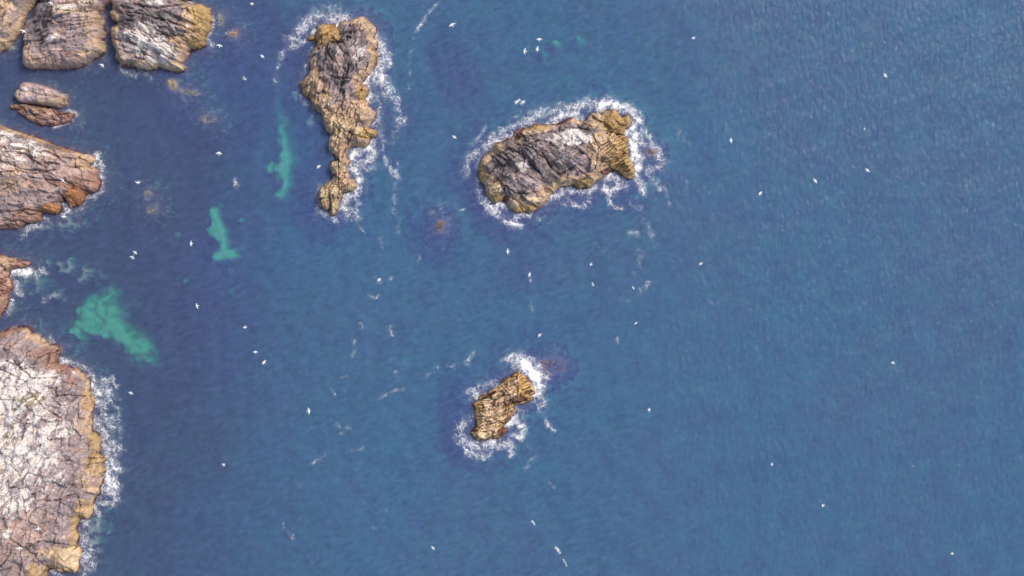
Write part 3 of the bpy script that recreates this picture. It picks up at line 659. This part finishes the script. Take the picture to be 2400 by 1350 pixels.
REEF = [(1042,545,34,46,0,.9),(1300,860,48,34,0,.95),(320,400,40,34,0,.8),(370,570,70,60,0,.7),(1525,355,30,30,0,.8),(350,480,50,50,0,.6),(440,215,70,34,-20,.6),(560,60,60,70,0,.6),(590,140,80,60,0,.5),(690,130,30,60,20,.7),(1230,640,90,60,0,.35),(1290,800,160,60,0,.35),(760,450,60,90,0,.5),(480,280,90,50,0,.45),
  (1070,160,60,110,20,.5),(950,270,40,60,0,.4),(1120,420,30,60,0,.6),(1060,960,40,110,0,.5),(300,930,40,160,0,.5),(560,230,80,80,0,.45),(1830,1090,90,70,0,.28),(1750,830,120,60,0,.2),(1460,1250,160,60,0,.2)]
xs = graded(-123.0, 123.0, 0.5, [6, 40, 200, 800, 4000]); ys = graded(-71.0, 71.0, 0.5, [6, 40, 200, 800, 4000])
XX, YY = np.meshgrid(xs, ys)
SEE = H / (H + 3.8)              # the bed lies a few metres deeper than the plan of the surface
PX, PY = XX * SEE * 10 + 1200, 675 - YY * SEE * 10
nq1 = fbm(PX / 60, PY / 60, 501, 4); nq2 = fbm(PX / 18, PY / 18, 502, 4); nq3 = fbm(PX / 7, PY / 7, 503, 3)
qx = PX + 12 * fbm(PX / 30, PY / 30, 511, 3); qy = PY + 12 * fbm(PX / 30, PY / 30, 512, 3)
sand = np.clip(blobsum(SAND, PX + 0.5 * (qx - PX), PY + 0.5 * (qy - PY)) * (1 + 0.3 * nq2 + .12 * nq3), 0, 1)
for sp, soft, st in SAND_POLY:
    sq = sdf(sp, PX + 0.5 * (qx - PX), PY + 0.5 * (qy - PY))
    sand = np.maximum(sand, st * sstep(-soft * 2.0, soft * 1.4, sq) * (1.0 + 0.5 * nq2 + 0.25 * nq1) * (0.4 + 0.6 * sstep(230, 390, PY)))
sand_m = sstep(0.0, 1.0, sand) ** 1.2
reef = np.clip(blobsum(REEF, qx, qy), 0, 1) * (1 + 0.4 * nq2)
kelp = sstep(0.05, 0.95, blobsum(KELP, qx, qy) * (1 + 0.7 * nq2))
Z = -7.6 + 0.9 * nq1 + 0.15 * nq2
left = 1 - sstep(300, 1500, PX)
bay = (1 - sstep(350, 800, PX)) * (1 - sstep(700, 1150, PY) * 0.5)
Z = Z + 1.2 * left
Z = Z * (1 - sand_m) + (-2.9 - 2.2 * (1 - np.clip(sand, 0, 1)) + 0.3 * nq2) * sand_m
Z = Z + 3.0 * sstep(0.15, 0.9, reef) * (1 - sand_m)
Z = Z * (1 - kelp) + (-0.6 + 0.6 * nq2 + 0.3 * nq3) * kelp
near = np.full(XX.shape, -1e3)
mnear = (PX > -200) & (PX < 1750) & (PY > -200) & (PY < 1550)
for poly, surf in ROCKS:
    near[mnear] = np.maximum(near[mnear], sdf(poly, qx[mnear], qy[mnear]))
shelf = -2.6 + 0.085 * (near + 26) + 0.8 * nq2 + 0.8 * nq1          # the foot of each rock shelves off into the deep
rk = sstep(-0.6, 0.8, shelf - Z) * (1 - sand_m) * (1 - kelp) * (0.55 + 0.5 * nq1)
Z = np.where(sand_m + kelp > 0.3, Z, np.maximum(Z, shelf))
Z = np.clip(Z, -10.5, -0.25)
Z = np.where((near > -16) & (kelp < 0.3), np.minimum(Z, -2.2), Z)
Cb = np.broadcast_to(np.array((0.26, 0.30, 0.24)), XX.shape + (3,)).copy()
Cb *= (1 + 0.14 * nq2 + 0.3 * nq1)[..., None]
Cb = mixc(Cb, np.array((0.10, 0.065, 0.05)), sstep(0.1, 0.8, reef + 0.35 * left + 0.25 * nq1 + 0.5 * bay))
Cb = mixc(Cb, np.array((0.11, 0.06, 0.055)), np.clip(rk, 0, 1) * 0.42)
Cb = mixc(Cb, np.array((0.33, 0.39, 0.27)), kelp * sstep(-0.35, 0.45, nq2 + 0.5 * nq3))
Cb = mixc(Cb, 'sand', sand_m)
keep = np.ones((XX.shape[0] - 1, XX.shape[1] - 1), bool)
bed = grid_object("seabed", XX, YY[::-1] * 0 + YY, Z, keep, M_BED, np.clip(Cb, 0.005, 0.9))
bed.data.flip_normals()
tag(bed, kind="structure")

bm = bmesh.new()
R = 4000.0
v = [bm.verts.new((x, y, z)) for z in (-12.0, 0.0) for (x, y) in ((-R, -R), (R, -R), (R, R), (-R, R))]
for f in ((0, 3, 2, 1), (4, 5, 6, 7), (0, 1, 5, 4), (1, 2, 6, 5), (2, 3, 7, 6), (3, 0, 4, 7)):
    bm.faces.new([v[i] for i in f])
me = bpy.data.meshes.new("sea"); bm.to_mesh(me); bm.free()
me.materials.append(M_WATER)
sea = bpy.data.objects.new("sea", me); COL.objects.link(sea)
tag(sea, kind="structure")

# ------------------------------------------------------------------ surf and foam
FOAM = [  # (polyline, width, strength)
 # round the tall islet
 ([(688,100),(700,78),(722,52),(752,34),(785,32),(812,48)],17,.62),([(770,44),(792,50),(800,58)],12,.7),([(790,58),(784,68),(776,74)],6,1.1),([(735,76),(744,73)],7,.9),([(690,96),(664,122),(655,140)],12,.42),([(662,120),(650,165),(642,185),(648,198)],6,.36),([(700,100),(712,98),(722,86)],7,.5),
 ([(742,100),(730,118),(722,145),(712,175)],7,.38),([(700,215),(716,240),(740,262),(755,285)],9,.32),([(880,80),(893,105),(905,130),(910,150)],12,.72),([(876,120),(890,160),(898,190)],16,.8),([(866,172),(856,190),(850,200)],12,1.0),([(880,178),(900,200),(915,220)],16,.75),([(862,205),(870,225),(862,235)],9,.75),
 ([(900,190),(925,225),(935,260),(940,285)],12,.5),([(885,225),(890,260),(888,290),(895,330)],9,.42),([(940,260),(935,300),(920,330)],9,.36),([(886,290),(893,325),(900,350)],8,.42),([(867,290),(880,285)],7,.55),([(864,345),(845,352),(830,360),(826,372)],12,.9),([(868,335),(875,365),(850,380)],13,.72),
 ([(822,388),(828,396),(838,405),(842,425)],9,.95),([(838,380),(860,395),(880,390)],10,.5),([(900,370),(915,395),(930,410),(936,418)],8,.5),([(932,385),(924,430),(928,470),(922,500)],7,.36),([(838,440),(830,455),(815,458),(808,470)],12,.85),([(800,480),(812,500),(830,505)],14,.62),([(830,465),(842,480),(835,500)],10,.5),
 ([(744,485),(750,500),(765,505),(780,510)],7,.6),([(738,500),(735,515)],4,.4),([(830,510),(845,535),(855,548)],4,.36),([(770,350),(776,370)],8,.35),([(775,510),(785,518)],8,.5),([(750,430),(742,450),(740,470)],5,.35),([(915,480),(935,520),(930,540)],6,.25),([(890,560),(895,580)],7,.3),
 # round the broad islet
 ([(1090,405),(1100,375),(1115,355),(1145,335)],12,.5),([(1105,340),(1130,315),(1140,295)],6,.42),([(1150,335),(1180,325),(1205,318)],11,.8),([(1185,318),(1200,322)],8,1.0),([(1165,345),(1140,345),(1110,370)],8,.5),([(1150,320),(1200,296),(1245,285)],10,.52),([(1235,280),(1270,265),(1310,255)],14,.6),([(1300,285),(1320,268),(1345,268)],13,.85),([(1285,295),(1310,288)],8,.9),
 ([(1330,258),(1365,245),(1395,242)],14,.62),([(1355,280),(1362,284)],8,.95),([(1408,248),(1428,240),(1440,250)],13,1.15),([(1450,255),(1470,252),(1485,268)],11,.9),([(1470,248),(1490,262),(1500,285)],9,.75),([(1484,300),(1470,310),(1486,318),(1500,330)],12,.95),([(1476,330),(1484,355),(1484,375)],9,1.15),([(1488,340),(1495,370),(1494,395)],10,1.0),([(1505,300),(1520,320),(1535,345),(1548,375),(1556,385)],10,.62),
 ([(1500,395),(1530,395),(1552,385)],12,.5),([(1492,405),(1500,430),(1508,450)],9,.7),([(1500,435),(1508,452)],5,1.0),([(1520,410),(1540,435),(1545,445)],8,.5),([(1540,430),(1560,445),(1568,480)],7,.3),([(1425,420),(1435,412),(1448,425)],13,.85),([(1415,440),(1432,450),(1450,440)],10,.8),([(1460,425),(1465,440)],9,.5),([(1395,440),(1375,452),(1355,448)],10,.6),([(1345,445),(1320,448),(1295,462)],11,.72),
 ([(1330,460),(1345,480),(1370,485),(1380,465)],9,.5),([(1425,465),(1430,478),(1455,490)],6,.62),([(1310,460),(1320,478)],8,.4),([(1140,470),(1150,490),(1165,495)],12,.95),([(1120,450),(1130,480)],9,.45),([(1165,480),(1185,480)],10,.85),([(1120,380),(1118,420),(1128,445)],7,.4),([(1185,520),(1200,526),(1222,530)],8,.95),([(1205,510),(1225,500),(1240,505)],9,.6),([(1150,500),(1200,510)],10,.4),([(1255,500),(1265,515)],5,.4),([(1265,480),(1290,475)],6,.4),
 ([(1285,490),(1290,520)],8,.2),([(1475,545),(1495,550)],7,.62),([(1505,500),(1520,540),(1535,568)],9,.28),([(1480,480),(1500,490)],9,.3),([(1498,590),(1500,615),(1505,625)],7,.36),([(1585,295),(1592,315)],6,.36),([(1600,320),(1615,335)],6,.28),([(1610,430),(1605,450)],6,.26),
 # round the small islet
 ([(1195,838),(1220,838),(1232,855)],14,.75),([(1222,850),(1245,865),(1262,880)],17,1.25),([(1245,880),(1262,895),(1266,905)],12,1.15),([(1252,905),(1250,922),(1262,925)],9,1.05),([(1270,925),(1275,945),(1268,960)],11,.5),([(1250,945),(1265,955)],11,.4),([(1210,955),(1225,965),(1228,975)],8,.5),([(1095,915),(1110,915),(1120,925)],8,.6),([(1125,910),(1150,900),(1165,905)],11,.6),
 ([(1112,928),(1120,935)],7,.6),([(1085,990),(1075,1010),(1080,1035)],12,.55),([(1098,985),(1112,975)],9,.5),([(1085,1030),(1105,1045),(1135,1045)],14,.7),([(1100,1060),(1130,1072),(1150,1065)],10,.62),([(1140,1040),(1160,1035)],12,.9),([(1165,1045),(1190,1040),(1195,1060)],11,.72),([(1190,995),(1205,985),(1220,1000)],10,.95),([(1210,985),(1228,1005),(1222,1030),(1205,1020)],9,.75),([(1195,1030),(1200,1050)],8,.6),
 ([(1278,985),(1285,995)],7,.7),([(1285,1000),(1300,1010)],6,.4),([(1230,1098),(1238,1085),(1255,1072)],7,.4),([(1265,860),(1280,880)],9,.5),
 # along the coast
 ([(228,362),(234,380),(238,410)],9,.72),([(216,388),(224,386)],6,.85),([(228,412),(236,414)],6,.8),([(240,430),(236,450),(220,462)],7,.5),([(152,478),(158,492),(152,502)],8,.75),([(210,460),(190,490),(165,500)],10,.36),([(105,510),(120,520)],10,.4),([(55,545),(75,532),(92,528)],11,.62),([(110,515),(170,520),(190,530)],14,.2),
 ([(26,640),(45,635),(70,640)],9,1.15),([(60,645),(85,640),(95,632),(105,640)],9,.6),([(32,660),(40,680),(48,690)],9,.7),([(25,712),(20,735)],8,.5),([(105,700),(130,692),(145,690)],9,.42),([(115,790),(125,800)],9,.5),([(138,842),(150,845)],9,.85),([(160,850),(200,860),(212,872)],9,.45),([(216,880),(220,898)],6,.7),([(216,905),(228,915),(232,925)],10,1.1),([(240,892),(262,888),(270,905)],8,.6),
 ([(225,905),(250,910),(258,935)],15,.62),([(228,945),(245,970),(262,1000)],16,.6),([(225,985),(240,1010),(260,1035)],15,.6),([(242,1040),(260,1060),(282,1050)],12,.65),([(270,910),(275,960),(278,1000),(284,1045)],9,.42),([(250,1060),(262,1085),(280,1100)],12,.72),([(252,1105),(255,1125),(270,1140)],13,.95),([(240,1145),(258,1150),(272,1165)],12,.8),([(228,1165),(240,1180),(262,1180)],10,.55),([(220,1185),(222,1198),(230,1204)],7,.7),
 ([(190,1218),(205,1225),(212,1245)],10,.6),([(188,1250),(200,1270),(215,1290)],13,.6),([(195,1290),(205,1310),(215,1325)],15,.6),([(190,1315),(200,1340),(195,1352)],10,.55),([(120,1336),(140,1345)],8,.6),([(230,1215),(228,1240),(222,1290)],8,.3),([(240,1290),(255,1310)],8,.25),
 ([(60,160),(58,165)],1,.1),([(283,160),(300,170),(320,172)],11,.42),([(325,165),(340,172),(352,178)],8,.4),([(495,30),(500,50),(490,80)],8,.5),([(485,90),(495,105)],9,.42),([(438,5),(452,8)],6,.6),([(62,58),(68,50)],6,.4),([(25,115),(34,106)],7,.5),([(150,265),(165,262),(178,268)],7,.7),([(130,296),(145,288),(155,285)],6,1.05),([(160,280),(190,290)],14,.22),([(535,78),(525,80)],5,.5),
 ([(540,75),(550,90)],8,.25),([(405,200),(420,215),(450,225)],14,.22),([(515,35),(512,60)],8,.3),([(435,235),(450,232)],7,.3),
 # open water streaks
 ([(1025,5),(1010,25),(990,50),(975,75)],6,.45),([(972,80),(965,115),(960,150),(958,210)],5,.26),([(870,685),(862,692)],3,.3),([(868,695),(882,698),(888,685)],4,.5),([(880,650),(890,660)],8,.3),([(920,645),(915,655)],5,.38),([(552,425),(556,435)],6,.6),([(845,758),(850,768)],4,.5),([(915,765),(918,785)],6,.42),([(828,795),(832,820),(822,838)],5,.4),([(888,935),(910,920),(925,915),(945,912)],5,.36),
 ([(925,870),(928,885)],6,.3),([(777,910),(785,925)],3,.42),([(798,885),(812,882)],3,.42),([(790,995),(795,1000)],6,.3),([(800,1015),(815,1000)],7,.3),([(700,1132),(706,1138)],5,.3),([(664,1222),(666,1240)],3,.38),([(676,1248),(686,1252),(686,1265)],5,.38),([(905,1205),(908,1190)],6,.3),([(875,1235),(885,1238)],4,.3),([(730,1085),(750,1075),(765,1068)],6,.3),([(825,1055),(850,1052)],5,.26),
 ([(1240,648),(1242,639)],2,1.0),([(1243,654),(1244,659)],2,.95),([(1387,662),(1390,668)],2.5,.8),([(1510,668),(1520,662),(1515,672)],6,.5),([(1498,676),(1502,684)],6,.4),([(1445,790),(1448,805)],5,.36),([(1248,1220),(1252,1228)],3,.85),([(1303,1284),(1308,1290),(1312,1295)],3,1.1),([(1320,1310),(1328,1325)],1.8,.75),([(1244,712),(1248,730)],5,.3),
 ([(1095,855),(1100,835),(1115,825)],8,.42),([(1050,855),(1060,858)],6,.42),([(1000,880),(1030,860)],8,.24),([(1210,240),(1218,235)],3,.8),([(1222,242),(1228,238)],3,.9),([(1195,285),(1225,260)],5,.3),([(1080,492),(1086,491)],2.5,.9),([(1010,500),(1025,490),(1045,482)],9,.3),([(1400,570),(1410,590)],6,.15),([(1480,640),(1490,635)],6,.2),([(985,600),(975,620)],5,.26),([(960,640),(990,620)],6,.2),
 ([(1290,1135),(1298,1142)],5,.36),([(1228,1040),(1250,1060)],8,.2),([(1780,190),(1790,195)],3,.2),([(1960,230),(1964,232)],2,.5),([(1455,700),(1470,706)],6,.26),([(1780,1010),(1790,1012)],2,.2),([(2138,80),(2143,83)],3,.4),([(430,240),(470,215)],8,.12),([(570,182),(575,186)],4,.42),([(1110,930),(1100,935)],6,.4),([(785,950),(793,955)],3,.2),([(730,1002),(735,1000)],2,.3)]

def foam_density(X, Y):
    d = np.zeros(X.shape)
    n1 = fbm(X / 20, Y / 20, 601, 3); n2 = fbm(X / 20, Y / 20, 602, 3)
    for pts, wdt, st in FOAM:
        P = np.array(pts, float); r = wdt * 3.2 + 8
        m = (X > P[:, 0].min() - r) & (X < P[:, 0].max() + r) & (Y > P[:, 1].min() - r) & (Y < P[:, 1].max() + r)
        if not m.any(): continue
        k = min(7.0, wdt * 0.6)
        dl = linedist(pts, X[m] + n1[m] * k, Y[m] + n2[m] * k)
        d[m] = np.maximum(d[m], st * np.exp(-(dl / (wdt * 1.3)) ** 1.5 * 1.2))
    return d

def sea_foam():
    cells = 2.0
    xs = np.arange(-10, 1660, cells); ys = np.arange(-10, 1362, cells)
    X, Y = np.meshgrid(xs, ys)
    d = foam_density(X, Y)
    fr = np.zeros(X.shape)
    for poly, surf in ROCKS:
        if surf <= 0: continue
        P = np.array(poly, float)
        m = (X > P[:, 0].min() - 24) & (X < P[:, 0].max() + 24) & (Y > P[:, 1].min() - 24) & (Y < P[:, 1].max() + 24)
        s = sdf(poly, X[m], Y[m])
        fr[m] = np.maximum(fr[m], surf * np.exp(-np.abs(s) / 6.0))
    fr *= sstep(-0.1, 0.6, fbm(X / 25, Y / 25, 611, 3)) * 1.0
    d = np.maximum(d, fr)
    d *= 1 + 0.25 * fbm(X / 12, Y / 12, 612, 3)
    z = 0.02 + 0.22 * np.clip(d - 0.35, 0, 1) * (0.7 + 0.6 * fbm(X / 9, Y / 9, 613, 3)).clip(0.2, 2)
    far = (X > 1640) 
    mx = np.maximum.reduce([d[1:, :-1], d[1:, 1:], d[:-1, 1:], d[:-1, :-1]])
    Xw, Yw = W(X, Y)
    o = grid_object("sea_foam", Xw, Yw, z, mx > 0.07, M_FOAM, None, (("foam", d),))
    return tag(o, "white lacy surf and foam streaks washing round the islets and along the rocky shore", None, None, "stuff")
sea_foam()

# ------------------------------------------------------------------ gulls
def loft(bm, rings):
    vs = [[bm.verts.new(p) for p in r] for r in rings]
    n = len(vs[0])
    for a, b in zip(vs[:-1], vs[1:]):
        for i in range(n):
            bm.faces.new((a[i], a[(i + 1) % n], b[(i + 1) % n], b[i]))
    bm.faces.new(vs[0][::-1]); bm.faces.new(vs[-1])

def gull_mesh(name, spread=1.0, lift=0.10, sweep=0.06, fold=False):
    """one gull, head towards +x; body, head, bill, fanned tail and two bent wings fused into one skin"""
    bm = bmesh.new()
    body = [(-0.42, .095, .012, -.005), (-0.36, .085, .016, 0), (-0.26, .05, .03, .0), (-0.16, .072, .055, .0), (-0.04, .092, .078, -.004), (0.08, .09, .078, -.004), (0.17, .066, .062, .006), (0.225, .05, .052, .016), (0.275, .053, .053, .022), (0.32, .042, .042, .02), (0.35, .02, .022, .014), (0.40, .013, .014, .006), (0.43, .008, .009, .0)]
    loft(bm, [[(x, ry * math.cos(a), zc + rz * math.sin(a)) for a in [k * math.pi / 6 for k in range(12)]] for x, ry, rz, zc in body])
    if fold:
        for s in (-1, 1):
            secs = [(0.15, .055, .03), (0.05, .075, .05), (-0.12, .085, .05), (-0.30, .055, .045), (-0.46, .02, .04)]
            loft(bm, [[(x, s * (yo + 0.022 * math.cos(a)), z + 0.045 * math.sin(a)) for a in [k * math.pi / 4 for k in range(8)]] for x, yo, z in secs])
    else:
        for s in (-1, 1):
            # distance out, leading-edge x, chord, height
            secs = [(0.0, .14, .25, .02), (0.10, .145, .25, .035), (0.22, .165, .24, .03 + lift * .45), (0.30, .16, .23, .03 + lift * .62), (0.42, .11, .20, .03 + lift * .75), (0.53, .05, .145, .03 + lift * .8), (0.61, -.03, .06, .03 + lift * .8)]
            rings = []
            for y, le, ch, z in secs:
                le = le - sweep * (y / 0.61) ** 2
                th = 0.019 if y < 0.5 else 0.014
                rings.append([(le - ch * 0.5 + ch * 0.5 * math.cos(a), s * y * spread, z + th * math.sin(a)) for a in [k * math.pi / 5 for k in range(10)]])
            loft(bm, rings)
    bmesh.ops.recalc_face_normals(bm, faces=bm.faces)
    me = bpy.data.meshes.new(name + "_rough"); bm.to_mesh(me); bm.free()
    o = bpy.data.objects.new(name, me); COL.objects.link(o)
    md = o.modifiers.new("remesh", 'REMESH'); md.mode = 'VOXEL'; md.voxel_size = 0.012; md.use_smooth_shade = True
    sm = o.modifiers.new("smooth", 'SMOOTH'); sm.iterations = 2; sm.factor = 0.4
    dg = bpy.context.evaluated_depsgraph_get()
    out = bpy.data.meshes.new_from_object(o.evaluated_get(dg)); out.name = name
    bpy.data.objects.remove(o); bpy.data.meshes.remove(me)
    out.materials.clear(); out.materials.append(M_GULL)
    for p in out.polygons: p.use_smooth = True
    return out

POSE = {'glide': gull_mesh("gull_glide", 1.0, .10, .05), 'swept': gull_mesh("gull_swept", .95, .16, .16), 'raised': gull_mesh("gull_raised", .84, .30, .10), 'sit': gull_mesh("gull_sit", fold=True)}

# plan position, wing line angle, head side (+1: head to the left of the wing line, looking along it), scale, pose, height, label
GULLS = [
 (591, 9, -5, 1, .85, 'raised', 14, "white gull at the top edge of the photo, right of the white streaked headland"),
 (515, 107, -10, 1, 1.0, 'glide', 6, "white gull flying just off the ochre right tip of the white streaked headland"),
 (615, 132, -40, 1, .85, 'glide', 9, "white gull halfway between the white streaked headland and the tall knobbly islet"),
 (120, 8, -30, 1, 1.0, 'glide', 15, "white gull over the dark flank of the sheer grey headland, at the top edge"),
 (55, 73, -25, 1, 1.0, 'glide', 14, "white gull over the narrow channel between corner headland and sheer grey headland"),
 (132, 80, 0, -1, .85, 'raised', 16, "white gull above the middle of the sheer grey headland"),
 (240, 153, -35, 1, 1.0, 'swept', 7, "white gull at the lower mouth of the channel beside the white streaked headland"),
 (62, 210, -10, 1, .85, 'glide', 12, "white gull above the left end of the flat topped slab"),
 (440, 60, -10, 1, .95, 'glide', 14, "white gull above the right part of the white streaked headland"),
 (514, 359, -5, 1, 1.1, 'swept', 8, "white gull over open water left of the long green strip"),
 (324, 428, -5, -1, 1.0, 'swept', 6, "white gull right of the orange notched headland, above two pale sunken rocks"),
 (147, 423, -40, 1, .85, 'glide', 14, "white gull above the pinkish rock of the orange notched headland"),
 (150, 508, 0, 1, .95, 'glide', 5, "white gull low over foam just below the orange notch"),
 (317, 592, -35, 1, .9, 'glide', 9, "upper gull of the close pair in the left bay"),
 (311, 603, -25, 1, 1.0, 'swept', 7, "lower gull of the close pair in the left bay"),
 (448, 571, 95, 1, .95, 'glide', 8, "white gull just left of the middle green sand patch"),
 (462, 717, 105, 1, .95, 'glide', 8, "white gull below the middle green sand patch, alone on blue water"),
 (575, 767, 10, -1, .85, 'raised', 10, "topmost of three gulls in a slanting line right of the big green patch"),
 (599, 825, 0, 1, .88, 'glide', 8, "middle one of three gulls in a slanting line right of the big green patch"),
 (619, 849, 50, 1, .95, 'glide', 8, "lowest of three gulls in a slanting line right of the big green patch"),
 (172, 872, -45, 1, .9, 'glide', 10, "white gull above the rust coloured upper rim of the largest headland"),
 (307, 921, -20, 1, .88, 'glide', 6, "white gull over sea just right of the largest headland's surf"),
 (525, 1089, -30, 1, .85, 'raised', 9, "lone white gull in the lower left stretch of open sea"),
 (724, 963, 97, -1, 1.1, 'glide', 3, "white gull low over the sea, left of the small low islet, head left"),
 (889, 655, 35, 1, .95, 'swept', 4, "white gull among broken foam flecks left of the photo's centre"),
 (747, 390, 40, 1, .95, 'swept', 6, "white gull close to the narrow waist of the tall knobbly islet"),
 (1065, 321, -35, 1, .85, 'glide', 8, "white gull in the water gap between tall islet and broad islet"),
 (1060, 58, 25, 1, 1.15, 'glide', 10, "white gull near the top edge, right of the long foam streak"),
 (1264, 92, 3, 1, .95, 'glide', 10, "topmost of the three gulls flying together above the broad islet"),
 (1259, 115, 80, 1, 1.0, 'swept', 10, "right lower gull of the trio flying together above the broad islet"),
 (1230, 120, 83, 1, 1.05, 'glide', 10, "leftmost of the three gulls flying together above the broad islet"),
 (1626, 89, 10, 1, .9, 'raised', 12, "white gull near the top edge, alone right of the broad islet"),
 (2075, 177, -55, 1, .9, 'glide', 12, "white gull highest up on the far right of the open sea"),
 (1713, 329, 100, 1, .95, 'glide', 10, "first white gull right of the broad islet's surf"),
 (2033, 399, -40, 1, .9, 'glide', 10, "rightmost of three gulls strung out right of the broad islet"),
 (1911, 424, -55, 1, .95, 'swept', 10, "middle one of three gulls strung out right of the broad islet"),
 (1782, 453, 45, 1, .85, 'glide', 10, "lowest of three gulls strung out right of the broad islet"),
 (2026, 302, -30, 1, .75, 'bank', 10, "banking gull on the right, wings on edge, looking like a short white dash"),
 (1190, 589, 92, 1, 1.0, 'glide', 8, "white gull straight below the broad islet's left end"),
 (1385, 619, 70, 1, .8, 'raised', 9, "white gull below the broad islet, right of the bright splash"),
 (1643, 618, 30, -1, .8, 'swept', 10, "white gull with V shaped wings right of the scattered foam wisps"),
 (1265, 785, 45, 1, .95, 'swept', 8, "white gull just above the white breaker of the small low islet"),
 (1521, 960, 100, 1, .85, 'raised', 10, "white gull right of the small low islet"),
 (1809, 1088, 100, 1, .75, 'raised', 10, "small white gull in the lower right sea, upper of two"),
 (1929, 1184, 60, 1, .8, 'raised', 10, "small white gull in the lower right sea, lower of two"),
 (2093, 850, -25, 1, .78, 'swept', 10, "small white gull alone at mid height on the far right"),
 (2232, 1297, 0, 1, .8, 'raised', 10, "white gull in the bottom right corner of the sea"),
 (1015, 1284, -42, 1, .85, 'glide', 9, "white gull near the bottom edge, below the small low islet"),
 (1094, 1055, -30, 1, .9, 'glide', 5, "white gull over the lower left surf of the small low islet"),
 (30, 703, -20, 1, .9, 'glide', 6, "white gull at the foot of the small rust brown headland"),
 (46, 1285, 0, 1, 1.0, 'glide', 14, "white gull above the largest headland, nearest the bottom left corner"),
 (90, 1240, 0, 1, .95, 'glide', 14, "white gull above the bare pink rock of the largest headland"),
]
random.seed(5)
for px, py, ang, side, sc, pose, z, label in GULLS:
    o = bpy.data.objects.new("gull", POSE['glide' if pose == 'bank' else pose])
    COL.objects.link(o)
    x, y = W(px, py)
    k = (H - z) / H                       # the point at height z on the sight line
    o.location = (x * k, y * k, z)
    roll = random.uniform(-12, 12)
    if pose == 'bank': roll = 70
    o.rotation_euler = (math.radians(roll), math.radians(random.uniform(-5, 5)), math.radians(ang + (90 if side > 0 else -90)))
    o.scale = (sc * 1.15, sc * 1.15, sc * 1.15)
    tag(o, label, "gull", "white gulls in flight")

def rock_height(px, py):
    x, y = W(px, py)
    dg = bpy.context.evaluated_depsgraph_get()
    hit, loc, _n, _i, _o, _m = SC.ray_cast(dg, (x, y, 100.0), (0, 0, -1))
    return loc.z if hit else 0.0
for px, py, hd, z, label in [(1484, 674, 120, 0.02, "gull sitting on the water beside a small foam wisp"), (1491, 757, 40, 0.02, "gull sitting on the water, a white dot below the foam wisp"),
                             (1392, 385, 110, None, "gull standing on the grey rock of the broad islet's right half")]:
    o = bpy.data.objects.new("gull", POSE['sit'])
    COL.objects.link(o)
    x, y = W(px, py)
    if z is None: z = rock_height(px, py) + 0.06
    o.location = (x, y, z + 0.02)
    o.rotation_euler = (0, 0, math.radians(hd))
    o.scale = (1.1, 1.1, 1.1)
    tag(o, label, "gull", "gulls at rest")
